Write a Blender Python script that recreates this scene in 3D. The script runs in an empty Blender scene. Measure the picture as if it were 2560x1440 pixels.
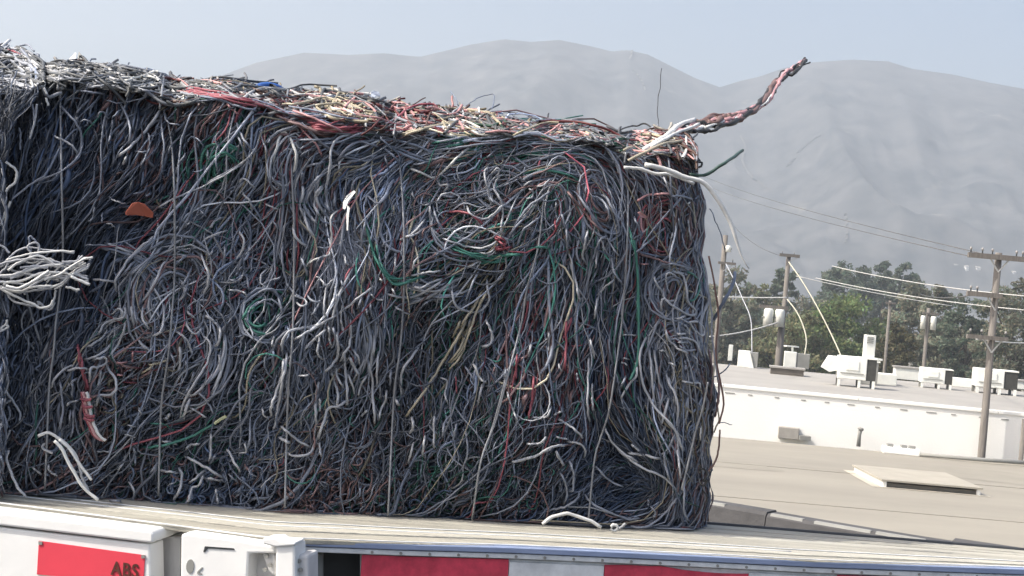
import bpy, math, random
import numpy as np
from mathutils import Vector, Matrix

# ------------------------------------------------------------------ camera, sky, sun, exposure
SC = bpy.context.scene
COL = SC.collection
FPX = 3517.0
ROLL = math.atan(0.087)
PITCH = math.atan(15 / FPX)
cp_, sp_, cr_, sr_ = math.cos(PITCH), math.sin(PITCH), math.cos(ROLL), math.sin(ROLL)
CF = np.array([0, cp_, sp_])
_R0, _U0 = np.array([1., 0, 0]), np.array([0, -sp_, cp_])
CR = cr_ * _R0 + sr_ * _U0
CU = -sr_ * _R0 + cr_ * _U0
cam_d = bpy.data.cameras.new('camera')
cam = bpy.data.objects.new('camera', cam_d)
COL.objects.link(cam)
cam_d.sensor_width = 36
cam_d.lens = 36 * FPX / 2560
cam_d.clip_start = 0.05
cam_d.clip_end = 8000
cam.matrix_world = Matrix(((CR[0], CU[0], -CF[0], 0), (CR[1], CU[1], -CF[1], 0), (CR[2], CU[2], -CF[2], 0), (0, 0, 0, 1)))
SC.camera = cam

SUN_PHI, SUN_EL = math.radians(15), math.radians(49)
SDIR = Vector((-math.cos(SUN_PHI) * math.cos(SUN_EL), -math.sin(SUN_PHI) * math.cos(SUN_EL), math.sin(SUN_EL)))
world = bpy.data.worlds.new('World')
SC.world = world
world.use_nodes = True
wn = world.node_tree.nodes
wn.clear()
sky = wn.new('ShaderNodeTexSky')
sky.sky_type = 'NISHITA'
sky.sun_disc = False
sky.sun_elevation = SUN_EL
sky.sun_rotation = math.atan2(SDIR.x, SDIR.y)
sky.air_density = 1.0
sky.dust_density = 6.0
sky.ozone_density = 1.0
bg = wn.new('ShaderNodeBackground')
bg.inputs['Strength'].default_value = 0.15
wo = wn.new('ShaderNodeOutputWorld')
world.node_tree.links.new(sky.outputs[0], bg.inputs[0])
world.node_tree.links.new(bg.outputs[0], wo.inputs[0])
sun_d = bpy.data.lights.new('sun', 'SUN')
sun_d.energy = 3.45
sun_d.angle = math.radians(0.6)
sun_d.color = (1, 0.95, 0.86)
sun = bpy.data.objects.new('sun', sun_d)
COL.objects.link(sun)
sun.rotation_euler = SDIR.to_track_quat('Z', 'Y').to_euler()
SC.view_settings.view_transform = 'Standard'
SC.view_settings.look = 'None'
SC.view_settings.gamma = 1
SC.view_settings.use_curve_mapping = False
SC.view_settings.exposure = 0.7
SC.render.engine = 'CYCLES'
SC.cycles.use_denoising = True
SC.cycles.max_bounces = 6
SC.cycles.volume_bounces = 1
SC.cycles.transparent_max_bounces = 8
HAZE = 0.00057

random.seed(7)
rng = np.random.default_rng(11)


# ------------------------------------------------------------------ picture-to-place helpers
def ray(px, py):
    px = np.asarray(px, float); py = np.asarray(py, float)
    a = (px - 1280) / FPX; b = -(py - 720) / FPX
    return CF + a[..., None] * CR + b[..., None] * CU


def onz(px, py, z):
    d = ray(px, py); return d * (z / d[..., 2])[..., None]


def aty(px, py, Y):
    d = ray(px, py); return d * (Y / d[..., 1])[..., None]


def onpl(px, py, p0, n, off=0.0):
    n = np.asarray(n, float); d = ray(px, py)
    return d * ((np.dot(p0, n) + off) / (d @ n))[..., None]


def px_m(Y):            # metres per photo pixel at depth Y
    return Y / FPX


# ------------------------------------------------------------------ object helpers
def tag(o, label=None, cat=None, group=None, kind=None):
    if label: o['label'] = label
    if cat: o['category'] = cat
    if group: o['group'] = group
    if kind: o['kind'] = kind
    return o


def empty(name, loc=(0, 0, 0)):
    o = bpy.data.objects.new(name, None)
    o.empty_display_size = 0.2
    COL.objects.link(o)
    o.location = loc
    return o


def link_mesh(name, me, m=None, parent=None, smooth=False):
    o = bpy.data.objects.new(name, me)
    COL.objects.link(o)
    if m is not None: me.materials.append(m)
    if parent is not None:
        o.parent = parent
        o.matrix_parent_inverse = Matrix.Translation(-Vector(parent_world(parent)))
    if smooth: me.shade_smooth()
    return o


def parent_world(p):
    return p.location.copy() if p.type == 'EMPTY' else Vector((0, 0, 0))     # mesh parts keep world coordinates


class MB:
    def __init__(s): s.v = []; s.f = []

    def add(s, vs, fs):
        b = len(s.v); s.v += [tuple(map(float, q)) for q in vs]; s.f += [tuple(i + b for i in f) for f in fs]; return s

    def box(s, c, size, rz=0.0, rx=0.0):
        M = Matrix.Translation(Vector(c)) @ Matrix.Rotation(rz, 4, 'Z') @ Matrix.Rotation(rx, 4, 'X')
        hx, hy, hz = size[0] / 2, size[1] / 2, size[2] / 2
        vs = [M @ Vector((x * hx, y * hy, z * hz)) for z in (-1, 1) for y in (-1, 1) for x in (-1, 1)]
        return s.add(vs, [(0, 2, 3, 1), (4, 5, 7, 6), (0, 1, 5, 4), (2, 6, 7, 3), (0, 4, 6, 2), (1, 3, 7, 5)])

    def prism(s, pts, vec):      # polygon swept by a vector
        n = len(pts); pts = [Vector(p) for p in pts]; vec = Vector(vec)
        vs = pts + [p + vec for p in pts]
        return s.add(vs, [tuple(range(n))[::-1], tuple(range(n, 2 * n))] + [(i, (i + 1) % n, n + (i + 1) % n, n + i) for i in range(n)])

    def tube(s, pts, r, sides=8, cap=True):
        pts = np.asarray(pts, float); n = len(pts)
        r = np.broadcast_to(np.asarray(r, float), (n,))
        V, F = tube_arrays(pts[None], r[None], sides)
        fs = [tuple(q) for q in F.tolist()]
        if cap: fs += [tuple(range(sides)), tuple(range((n - 1) * sides, n * sides))[::-1]]
        return s.add(V.tolist(), fs)

    def build(s, name, m=None, parent=None, bevel=0.0, smooth=False):
        me = bpy.data.meshes.new(name)
        me.from_pydata(s.v, [], s.f)
        me.update()
        import bmesh
        bm = bmesh.new(); bm.from_mesh(me); bmesh.ops.recalc_face_normals(bm, faces=bm.faces[:]); bm.to_mesh(me); bm.free()
        o = link_mesh(name, me, m, parent, smooth)
        if bevel:
            b = o.modifiers.new('bevel', 'BEVEL'); b.width = bevel; b.segments = 2; b.limit_method = 'ANGLE'
        return o


def tube_arrays(P, Rr, sides):
    """P (M,N,3), Rr (M,N) -> verts, quad faces"""
    M, N, _ = P.shape
    T = np.gradient(P, axis=1)
    T /= np.linalg.norm(T, axis=2, keepdims=True) + 1e-12
    ref = np.array([0.21, -0.87, 0.44])
    S = np.cross(T, ref); S /= np.linalg.norm(S, axis=2, keepdims=True) + 1e-9
    B = np.cross(S, T)
    a = np.arange(sides) * 2 * math.pi / sides
    V = P[:, :, None, :] + Rr[:, :, None, None] * (np.cos(a)[None, None, :, None] * S[:, :, None, :] + np.sin(a)[None, None, :, None] * B[:, :, None, :])
    idx = np.arange(M * N * sides).reshape(M, N, sides)
    A = idx[:, :-1, :]; Bq = np.roll(idx, -1, axis=2)[:, :-1, :]
    C = np.roll(idx, -1, axis=2)[:, 1:, :]; D = idx[:, 1:, :]
    F = np.stack([A, Bq, C, D], axis=-1).reshape(-1, 4)
    return V.reshape(-1, 3), F


def fast_mesh(name, V, F, colors=None):
    me = bpy.data.meshes.new(name)
    V = np.ascontiguousarray(V, np.float32); F = np.ascontiguousarray(F, np.int32)
    me.vertices.add(len(V)); me.vertices.foreach_set('co', V.ravel())
    k = F.shape[1]
    me.loops.add(F.size); me.loops.foreach_set('vertex_index', F.ravel())
    me.polygons.add(len(F)); me.polygons.foreach_set('loop_start', np.arange(0, F.size, k, dtype=np.int32))
    if colors is not None:
        at = me.color_attributes.new('tint', 'FLOAT_COLOR', 'POINT')
        c = np.ones((len(V), 4), np.float32); c[:, :3] = colors
        at.data.foreach_set('color', c.ravel())
    me.update(calc_edges=True); me.validate()
    return me


def spline(pts, n):
    """Catmull-Rom through pts, resampled to n points"""
    p = np.asarray(pts, float)
    if len(p) == 2: p = np.array([p[0], p[0] * .67 + p[1] * .33, p[0] * .33 + p[1] * .67, p[1]])
    e = np.vstack([2 * p[0] - p[1], p, 2 * p[-1] - p[-2]])
    out = []
    for i in range(1, len(e) - 2):
        t = np.linspace(0, 1, 12, endpoint=False)[:, None]
        a, b, c, d = e[i - 1], e[i], e[i + 1], e[i + 2]
        out.append(.5 * (2 * b + (c - a) * t + (2 * a - 5 * b + 4 * c - d) * t ** 2 + (-a + 3 * b - 3 * c + d) * t ** 3))
    q = np.vstack(out + [p[-1:]])
    L = np.r_[0, np.cumsum(np.linalg.norm(np.diff(q, axis=0), axis=1))]
    s = np.linspace(0, L[-1], n)
    return np.stack([np.interp(s, L, q[:, k]) for k in range(q.shape[1])], axis=1)


# ------------------------------------------------------------------ materials
def mat(name, col, rough=0.6, var=0.25, scale=8.0, col2=None, bump=0.0, bscale=40.0, spec=0.4, metal=0.0, attr=False, stretch=None, coord='Object', trans=0.0):
    m = bpy.data.materials.new(name); m.use_nodes = True
    nt = m.node_tree; N = nt.nodes; L = nt.links
    b = N['Principled BSDF']
    b.inputs['Roughness'].default_value = rough
    b.inputs['Specular IOR Level'].default_value = spec
    b.inputs['Metallic'].default_value = metal
    tc = N.new('ShaderNodeTexCoord'); vec = tc.outputs[coord]
    if stretch:
        mp = N.new('ShaderNodeMapping'); mp.inputs['Scale'].default_value = stretch[:3]
        if len(stretch) > 3: mp.inputs['Rotation'].default_value = (0, 0, stretch[3])
        L.new(vec, mp.inputs[0]); vec = mp.outputs[0]
    n1 = N.new('ShaderNodeTexNoise'); n1.inputs['Scale'].default_value = scale; n1.inputs['Detail'].default_value = 6; n1.inputs['Roughness'].default_value = .62
    L.new(vec, n1.inputs['Vector'])
    rp = N.new('ShaderNodeValToRGB'); rp.color_ramp.elements[0].position = .33; rp.color_ramp.elements[1].position = .68
    c2 = col2 or tuple(c * (1 - var) for c in col)
    rp.color_ramp.elements[0].color = (*c2, 1); rp.color_ramp.elements[1].color = (*col, 1)
    L.new(n1.outputs['Fac'], rp.inputs[0])
    out = rp.outputs[0]
    if attr:
        at = N.new('ShaderNodeAttribute'); at.attribute_name = 'tint'
        mx = N.new('ShaderNodeMix'); mx.data_type = 'RGBA'; mx.blend_type = 'MULTIPLY'; mx.inputs[0].default_value = 1
        L.new(at.outputs['Color'], mx.inputs[6]); L.new(out, mx.inputs[7]); out = mx.outputs[2]
    L.new(out, b.inputs['Base Color'])
    if bump:
        n2 = N.new('ShaderNodeTexNoise'); n2.inputs['Scale'].default_value = bscale; n2.inputs['Detail'].default_value = 5
        L.new(vec, n2.inputs['Vector'])
        bp = N.new('ShaderNodeBump'); bp.inputs['Strength'].default_value = bump; bp.inputs['Distance'].default_value = .02
        L.new(n2.outputs['Fac'], bp.inputs['Height']); L.new(bp.outputs[0], b.inputs['Normal'])
    if trans:
        tr = N.new('ShaderNodeBsdfTranslucent'); L.new(out, tr.inputs[0])
        ms = N.new('ShaderNodeMixShader'); ms.inputs[0].default_value = trans
        L.new(b.outputs[0], ms.inputs[1]); L.new(tr.outputs[0], ms.inputs[2]); L.new(ms.outputs[0], N['Material Output'].inputs[0])
    return m


PAL = {'X': (.045, .044, .043), 'Z': (.17, .105, .095), 'V': (.05, .095, .08), 'K': (.205, .245, .33), 'D': (.235, .27, .345), 'G': (.29, .315, .375), 'L': (.5, .515, .55), 'W': (.8, .8, .78),
       'R': (.34, .1, .125), 'P': (.6, .34, .35), 'N': (.075, .235, .19), 'B': (.105, .15, .25), 'O': (.5, .45, .34), 'M': (.25, .165, .165), 'Y': (.56, .58, .36)}  # dark tones lifted and blued: glass haze and skylit shade put into the colour
M_STR = mat('cable_sheath', (1, 1, 1), .5, .3, 30, attr=True, spec=.35)
M_CAB = {k: mat('cable_' + n, PAL[k], .48, .3, 25, spec=.35) for k, n in
         dict(K='black', D='charcoal', G='grey', L='light_grey', W='white', R='red', P='pink', N='green', B='navy', O='beige', M='brown', Y='lime', X='dull_black', Z='rust_brown', V='dark_green').items()}
M_CORE = mat('bale_dark', (.12, .145, .205), .9, .5, 12)
M_WIRE = mat('tie_wire_steel', (.34, .35, .37), .45, .3, 40, metal=.4)
M_DECK = mat('weathered_board', (.5, .48, .41), .75, .5, 3, col2=(.3, .285, .245), bump=.35, bscale=14, stretch=(1.2, 26, 26, -.2))
M_DECK2 = mat('pale_board', (.58, .56, .48), .7, .5, 3, col2=(.4, .38, .33), bump=.3, bscale=14, stretch=(1.5, 30, 30, -.2))
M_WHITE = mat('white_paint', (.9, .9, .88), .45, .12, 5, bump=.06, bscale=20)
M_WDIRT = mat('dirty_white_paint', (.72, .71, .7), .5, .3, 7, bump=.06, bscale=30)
M_BLUE = mat('sky_tinted_steel', (.3, .37, .55), .4, .25, 6, stretch=(2, 2, 20))  # white-blue steel; sky reflection and shade are put into its colour
M_STEEL = mat('dark_steel', (.05, .055, .06), .6, .4, 10)
M_RED = mat('red_tape', (.8, .08, .135), .38, .42, 26, bump=.05, bscale=60)
M_WTAPE = mat('white_tape', (.86, .88, .89), .38, .3, 22, bump=.05, bscale=60)
M_STICK = mat('red_sticker', (.82, .075, .11), .4, .12, 7)
M_INK = mat('dark_ink', (.13, .035, .025), .6, .4, 60)
M_TAN = mat('tan_roof_gravel', (.31, .288, .242), .9, .18, .35, col2=(.255, .236, .2), bump=.25, bscale=9, stretch=(.6, 1.6, 1))
M_SEAM = mat('roof_seam', (.285, .265, .222), .9, .12, 1.5)
M_STUCCO = mat('white_stucco', (.88, .87, .83), .8, .05, 1.2, bump=.15, bscale=25)
M_GROOF = mat('grey_membrane', (.35, .335, .31), .85, .15, .5)
M_CONC = mat('grey_concrete', (.1, .098, .1), .85, .3, 2.5, bump=.3, bscale=18)
M_ASPH = mat('asphalt', (.055, .055, .055), .9, .3, 4, bump=.3, bscale=60)
M_GRND = mat('dry_ground', (.2, .18, .14), .95, .4, .03)
M_ACW = mat('unit_white', (.87, .87, .8), .5, .12, 3)
M_ACD = mat('unit_grille_dark', (.06, .06, .055), .7, .3, 12)
M_ACG = mat('unit_grey', (.3, .3, .28), .7, .2, 3)
M_WOOD = mat('pole_wood', (.22, .2, .18), .85, .4, 3, stretch=(8, 8, .6))
M_PALE = mat('pale_service_cable', (.5, .48, .38), .5, .15, 3)
M_INS = mat('insulator', (.35, .34, .33), .4, .2, 5)
M_LINE = mat('line_metal', (.55, .55, .53), .5, .1, 2)
M_LINED = mat('line_dark', (.12, .12, .12), .6, .1, 2)
M_BARK = mat('bark', (.09, .07, .05), .9, .4, 4)
M_ORANGE = mat('orange_plastic', (.5, .14, .09), .55, .2, 20)
M_BLUEP = mat('blue_plastic', (.03, .12, .42), .4, .2, 20)
M_LEAF = mat('leaf', (1, 1, 1), .6, .35, .8, attr=True, trans=.5)

# ------------------------------------------------------------------ terrain, road, buildings
GZ = -9.0
mb = MB().add([(-1650, -120, GZ), (1650, -120, GZ), (1650, 2350, GZ), (-1650, 2350, GZ)], [(0, 1, 2, 3)])
tag(mb.build('ground', M_GRND), kind='structure')


# mountains: one height field with the traced ridge line
def make_mountains():
    RX = [-900, -300, 0, 300, 500, 560, 640, 760, 870, 960, 1050, 1100, 1180, 1260, 1330, 1400, 1480, 1530, 1570, 1620, 1680, 1740, 1800, 1850, 1900, 1960, 2030, 2130, 2220, 2280, 2380, 2470, 2560, 3000, 3600]
    RY = [420, 350, 320, 255, 203, 180, 150, 125, 131, 127, 136, 124, 105, 92, 99, 94, 110, 123, 119, 130, 160, 190, 212, 196, 185, 164, 150, 143, 147, 166, 180, 200, 216, 300, 420]
    nx, ny = 420, 150
    Y0, YR, Y1 = 1050., 1800., 2250.
    pxs = np.linspace(-900, 3500, nx)
    ry = np.interp(pxs, RX, RY)
    pk = aty(pxs, ry, YR)                       # ridge points
    base = np.linspace(0, 1, ny)
    V = np.zeros((ny, nx, 3))

    def vnoise(x, y, s):
        g = np.random.default_rng(s).random((64, 64))
        xi = np.floor(x).astype(int); yi = np.floor(y).astype(int); fx = x - xi; fy = y - yi
        fx = fx * fx * (3 - 2 * fx); fy = fy * fy * (3 - 2 * fy)
        q = lambda a, b: g[a % 64, b % 64]
        return (q(xi, yi) * (1 - fx) + q(xi + 1, yi) * fx) * (1 - fy) + (q(xi, yi + 1) * (1 - fx) + q(xi + 1, yi + 1) * fx) * fy
    X = pk[:, 0]; H = pk[:, 2] - GZ
    for j, t in enumerate(base):
        Y = Y0 + (Y1 - Y0) * t
        if Y <= YR:
            s = (Y - Y0) / (YR - Y0); g = s ** 1.15
        else:
            s = 1 - (Y - YR) / (Y1 - YR); g = s ** .8
        spur = np.zeros(nx); amp = 1.
        for o in range(5):
            f = 2 ** o
            spur += amp * (1 - 2 * np.abs(vnoise(X / 150. * f + 20 + .5 * t, np.full(nx, t * 3.2 * f + o * 7.3), 5 + o) - .5)); amp *= .43
        spur = (spur - 1.0) * 58
        k = np.sin(np.pi * min(1, max(0, s))) ** .8 if Y <= YR else np.sin(np.pi * s) ** .8
        V[j, :, 0] = X * (Y / YR if Y < YR else 1) * .5 + X * .5
        V[j, :, 1] = Y
        V[j, :, 2] = GZ - 3 + H * g + spur * k * np.clip(H / 200, 0.2, 1)
    # ridge row exact
    idx = np.arange(ny * nx).reshape(ny, nx)
    F = np.stack([idx[:-1, :-1], idx[:-1, 1:], idx[1:, 1:], idx[1:, :-1]], -1).reshape(-1, 4)
    me = fast_mesh('mountains', V.reshape(-1, 3), F)
    m = mat('chaparral_slope', (.1, .098, .098), .95, .4, .03, col2=(.02, .027, .034))
    nt = m.node_tree; N = nt.nodes; L = nt.links
    b = N['Principled BSDF']; src = b.inputs['Base Color'].links[0].from_socket
    tc = N.new('ShaderNodeTexCoord'); mp = N.new('ShaderNodeMapping'); mp.inputs['Scale'].default_value = (.012, .006, .02); mp.inputs['Rotation'].default_value = (0, .5, .3)
    L.new(tc.outputs['Object'], mp.inputs[0])
    n = N.new('ShaderNodeTexNoise'); n.inputs['Scale'].default_value = 1.6; n.inputs['Detail'].default_value = 7; n.inputs['Distortion'].default_value = .6
    L.new(mp.outputs[0], n.inputs['Vector'])
    r = N.new('ShaderNodeValToRGB'); r.color_ramp.elements[0].position = .66; r.color_ramp.elements[1].position = .78
    r.color_ramp.elements[0].color = (0, 0, 0, 1); r.color_ramp.elements[1].color = (1, 1, 1, 1)
    L.new(n.outputs['Fac'], r.inputs[0])
    mx = N.new('ShaderNodeMix'); mx.data_type = 'RGBA'; L.new(r.outputs[0], mx.inputs[0]); L.new(src, mx.inputs[6]); mx.inputs[7].default_value = (.26, .24, .2, 1)
    L.new(mx.outputs[2], b.inputs['Base Color'])
    o = link_mesh('mountains', me, m, smooth=True)
    tag(o, kind='structure')
    return V


MV = make_mountains()

# road under the trailer, barrier beyond it
RZ = -2.0
th = math.radians(13)
mb = MB().add([(-40, -14, RZ), (40, -6, RZ), (40, 6.6, RZ), (4.5, 7.25, RZ), (2.7, 8.0, RZ), (1.2, 8.95, RZ), (-3, 10.0, RZ), (-40, 10.0, RZ)], [tuple(range(8))])
tag(mb.build('road', M_ASPH), kind='structure')
bar = empty('concrete_barrier', (0, 9.5, RZ))
tag(bar, 'grey concrete road barrier curving behind the right end of the trailer deck', 'barrier')
bl = spline([(-9, 10.15), (-3, 10.05), (0, 9.55), (1.35, 8.87), (2.81, 7.97), (5, 7.25), (10, 6.9), (16, 6.75)], 400)
BL = np.r_[0, np.cumsum(np.linalg.norm(np.diff(bl, axis=0), axis=1))]
pos = 0.0
prof = [(-.3, 0), (-.3, .08), (-.17, .3), (-.09, .79), (-.07, .81), (.07, .81), (.09, .79), (.17, .3), (.3, .08), (.3, 0)]
while pos < BL[-1] - .5:
    Lg = 1.1
    s = np.linspace(pos, pos + Lg - .008, 5)
    P = np.stack([np.interp(s, BL, bl[:, 0]), np.interp(s, BL, bl[:, 1])], 1)
    T = np.gradient(P, axis=0); T /= np.linalg.norm(T, axis=1, keepdims=True)
    Nn = np.stack([-T[:, 1], T[:, 0]], 1)
    vs = []
    dz = random.uniform(-.012, .012)
    for q, nn in zip(P, Nn):
        for a, z in prof: vs.append((q[0] + nn[0] * a, q[1] + nn[1] * a, RZ + z + dz * (z > .5)))
    k = len(prof)
    fs = [(i * k + j, i * k + (j + 1) % k, (i + 1) * k + (j + 1) % k, (i + 1) * k + j) for i in range(4) for j in range(k)]
    fs += [tuple(range(k)), tuple(range(4 * k, 5 * k))[::-1]]
    MB().add(vs, fs).build('barrier_segment', M_CONC, bar)
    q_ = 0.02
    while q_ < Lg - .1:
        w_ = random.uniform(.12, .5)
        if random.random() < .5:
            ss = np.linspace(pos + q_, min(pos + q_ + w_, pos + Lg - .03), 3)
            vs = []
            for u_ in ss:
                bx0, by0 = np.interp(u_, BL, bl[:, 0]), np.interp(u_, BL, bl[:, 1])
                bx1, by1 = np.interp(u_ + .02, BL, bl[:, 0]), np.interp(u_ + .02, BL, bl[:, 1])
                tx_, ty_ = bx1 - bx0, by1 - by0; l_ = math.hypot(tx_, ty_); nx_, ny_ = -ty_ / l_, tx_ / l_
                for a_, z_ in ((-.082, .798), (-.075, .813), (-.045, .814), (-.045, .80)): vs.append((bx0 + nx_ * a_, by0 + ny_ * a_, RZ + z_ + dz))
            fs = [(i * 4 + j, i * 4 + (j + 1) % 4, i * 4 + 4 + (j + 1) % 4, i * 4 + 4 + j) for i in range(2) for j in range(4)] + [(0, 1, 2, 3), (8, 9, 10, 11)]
            MB().add(vs, fs).build('sunlit_edge', M_ACG, bar)  # pale strips stand in for sunlight along the barrier's top edge
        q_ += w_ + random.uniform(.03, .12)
    pos += Lg

# tan roofed building in front of the white wall
TZ = -2.70
tb = empty('low_building', (6, 20, GZ))
tag(tb, 'low building with wide flat tan gravel roof just beyond the barrier', 'building')
MB().add([(-30, 12.5, TZ), (45, 12.5, TZ), (45, 29.2, TZ), (4, 30.6, TZ), (-30, 31.5, TZ)], [(0, 1, 2, 3, 4)]).build('roof', M_TAN, tb)
MB().box((7.5, 20.8, (GZ + TZ) / 2 - .05), (74.9, 16.5, TZ - GZ - .1)).build('wall', M_STUCCO, tb)
for i in range(3):
    y_ = 15.2 + i * 5.3 + .5 * math.sin(i * 2.7)
    MB().box((7 + .3 * math.sin(i * 2.1), y_, TZ + .004), (70, .05, .008), rz=.004 * math.sin(i * 1.7)).build('roof_seam', M_SEAM, tb)
for (x_, y_, w_, d_) in [(5.2, 17.5, 1.6, .9), (9.5, 27.2, 2.2, 1.1), (3.9, 25.2, 1.2, .7), (11.5, 19.0, 1.5, 1.2)]:
    a_ = np.linspace(0, 6.28, 22)[:-1]
    MB().add([(x_ + w_ * math.cos(t_) * (1 + .2 * math.sin(3 * t_ + x_)), y_ + d_ * math.sin(t_) * (1 + .2 * math.cos(2 * t_ + y_)), TZ + .004) for t_ in a_], [tuple(range(21))]).build('roof_patch', M_SEAM, tb)
# raised curb with a dark opening
c0 = onz(np.array([2207., 2420.]), np.array([1218., 1226.]), TZ)
cx = (c0[0, 0] + c0[1, 0]) / 2; cy = c0[0, 1]; cw = c0[1, 0] - c0[0, 0]
sk = empty('roof_hatch_curb', (cx, cy, TZ)); tag(sk, 'low pale roof curb with a long dark front opening on the tan roof', 'roof curb')
hz = .1
MB().box((cx - cw / 2 + .03, cy + 1.0, TZ + hz / 2), (.06, 2.0, hz)).build('side_panel', M_STUCCO, sk)
MB().box((cx + cw / 2 - .03, cy + 1.0, TZ + hz / 2), (.06, 2.0, hz)).build('side_panel', M_STUCCO, sk)
MB().box((cx, cy + 1.0, TZ + hz + .02), (cw + .06, 2.06, .03)).build('lid', mat('curb_lid', (.4, .37, .31), .8, .15, 2), sk)
MB().box((cx, cy + .06, TZ + hz / 2 - .01), (cw - .12, .04, hz - .03)).build('front_panel', mat('curb_shade', (.16, .15, .13), .8, .2, 6), sk)
MB().add([(cx - cw / 2 - .2, cy - .08, TZ + .006), (cx + cw / 2 + .15, cy - .1, TZ + .006), (cx + cw / 2 + .1, cy + 2.2, TZ + .006), (cx - cw / 2 - .15, cy + 2.2, TZ + .006)], [(0, 1, 2, 3)]).build('flashing', mat('pale_sealant', (.52, .48, .4), .8, .2, 2), sk)

# white walled building with rooftop units
wb = empty('white_building', (8, 36, GZ))
tag(wb, 'long building with a bright white parapet wall and rooftop units', 'building')
WT = -1.63
wd = np.array([math.cos(math.radians(-10)), math.sin(math.radians(-10))])
wn_ = np.array([-wd[1], wd[0]])            # into the building
W0 = np.array([4.99, 32.0])


def wpt(s, d, z): q = W0 + wd * s + wn_ * d; return (q[0], q[1], z)


MB().prism([wpt(-45, 0, GZ), wpt(45, 0, GZ), wpt(45, .25, GZ), wpt(-45, .25, GZ)], (0, 0, WT - GZ - .06)).build('wall', M_STUCCO, wb)
for i in range(30):                         # coping in lengths
    a = -45 + i * 3.0
    MB().prism([wpt(a, -.035, WT - .06), wpt(a + 2.985, -.035, WT - .06), wpt(a + 2.985, .285, WT - .06), wpt(a, .285, WT - .06)], (0, 0, .06)).build('coping', M_STUCCO, wb)
for i in range(40):                         # little weep slots under the coping
    a = -6 + i * .55 + random.uniform(-.06, .06)
    w = random.choice([.1, .16, .22])
    MB().prism([wpt(a, -.012, WT - .19), wpt(a + w, -.012, WT - .19), wpt(a + w, .01, WT - .19), wpt(a, .01, WT - .19)], (0, 0, .02)).build('wall_vent', M_ACG, wb)
R2Z = -1.86
MB().add([wpt(-45, .26, R2Z), wpt(45, .26, R2Z), wpt(45, 21, R2Z), wpt(-45, 17, R2Z)], [(0, 1, 2, 3)]).build('roof', M_GROOF, wb)


def place(px, py, z=R2Z): q = onz(np.array(float(px)), np.array(float(py)), z); return q, px_m(q[1])


def rtu(px0, px1, pbase, ptop, label, cowl=False, dark=.3, parts='wgd', group='rooftop air conditioners'):
    """packaged rooftop unit: white cabinet, legs/curb, dark coil end"""
    q, k = place((px0 + px1) / 2, pbase)
    W = (px1 - px0) * k; H = (pbase - ptop) * k
    x, y, z = q
    t = empty('rooftop_unit', (x, y, z)); tag(t, label, 'air conditioner', group)
    rz = math.radians(-10)
    ca, sa = math.cos(rz), math.sin(rz)

    def P(a, b, c): return (x + ca * a - sa * b, y + sa * a + ca * b, z + c)
    D = W * .8
    cb = W * (1 - dark)
    MB().box(P(-W * dark / 2, D / 2, H * .62), (cb, D, H * .74), rz).build('cabinet', M_ACW, t, bevel=.02)
    MB().box(P(-W * dark / 2, -.012, H * .45), (cb * .8, .03, H * .03), rz).build('seam', M_ACG, t)
    MB().box(P(-W * dark / 2, -.012, H * .7), (cb * .45, .03, H * .3), rz).build('door', M_ACW, t, bevel=.008)
    MB().box(P(W * (.5 - dark / 2), D / 2, H * .6), (W * dark - .01, D * .94, H * .7), rz).build('coil', M_ACD, t)
    MB().box(P(W * (.5 - dark / 2), D / 2, H * .97), (W * dark + .02, D, H * .05), rz).build('lid', M_ACW, t)
    for sx in (-.45, .08, .45):
        MB().box(P(W * sx, .06, H * .125), (W * .07, .08, H * .25), rz).build('leg', M_ACW, t)
        MB().box(P(W * sx, D - .06, H * .125), (W * .07, .08, H * .25), rz).build('leg', M_ACG, t)
    if cowl:
        a = W * .42
        pts = [P(-W / 2, .1, H * .95), P(-W / 2 - a * .6, .1, H * .95), P(-W / 2 - a, .1, H * .55), P(-W / 2 - a * .5, .1, H * .42), P(-W / 2, .1, H * .5)]
        MB().prism(pts, (wn_[0] * D * .7, wn_[1] * D * .7, 0)).build('hood', M_ACW, t, bevel=.01)
    return t


rtu(2092, 2186, 969, 892, 'large white rooftop unit with a hood, beneath the curved pale cable', cowl=True, dark=.25)
rtu(2302, 2378, 972, 921, 'white rooftop unit with dark coil end, middle of the parapet row', dark=.24)
rtu(2440, 2540, 986, 924, 'white rooftop unit directly behind the tall utility pole', dark=.33)


def roofbox(name, label, cat, px0, px1, pb, pt, m, depth=.8, z=R2Z, rz=-10, split=None, top=None, parts=None):
    q, k = place((px0 + px1) / 2, pb, z)
    W = (px1 - px0) * k; H = (pb - pt) * k
    t = empty(name, tuple(q)); tag(t, label, cat)
    r = math.radians(rz)
    M = Matrix.Translation(Vector(q)) @ Matrix.Rotation(r, 4, 'Z')
    if split:
        MB().box(M @ Vector((-W / 2 + W * split / 2, depth / 2, H / 2)), (W * split, depth, H), r).build('cabinet', m, t, bevel=.015)
        MB().box(M @ Vector((W / 2 - W * (1 - split) / 2, depth / 2, H * .47)), (W * (1 - split) - .01, depth * .9, H * .94), r).build('side_panel', M_ACG, t, bevel=.01)
    else:
        MB().box(M @ Vector((0, depth / 2, H / 2)), (W, depth, H), r).build('cabinet', m, t, bevel=.015)
    if top:
        MB().box(M @ Vector((0, depth / 2, H + .02)), (W + .08, depth + .08, .05), r).build('lid', top, t)
    return t, M, W, H


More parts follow.
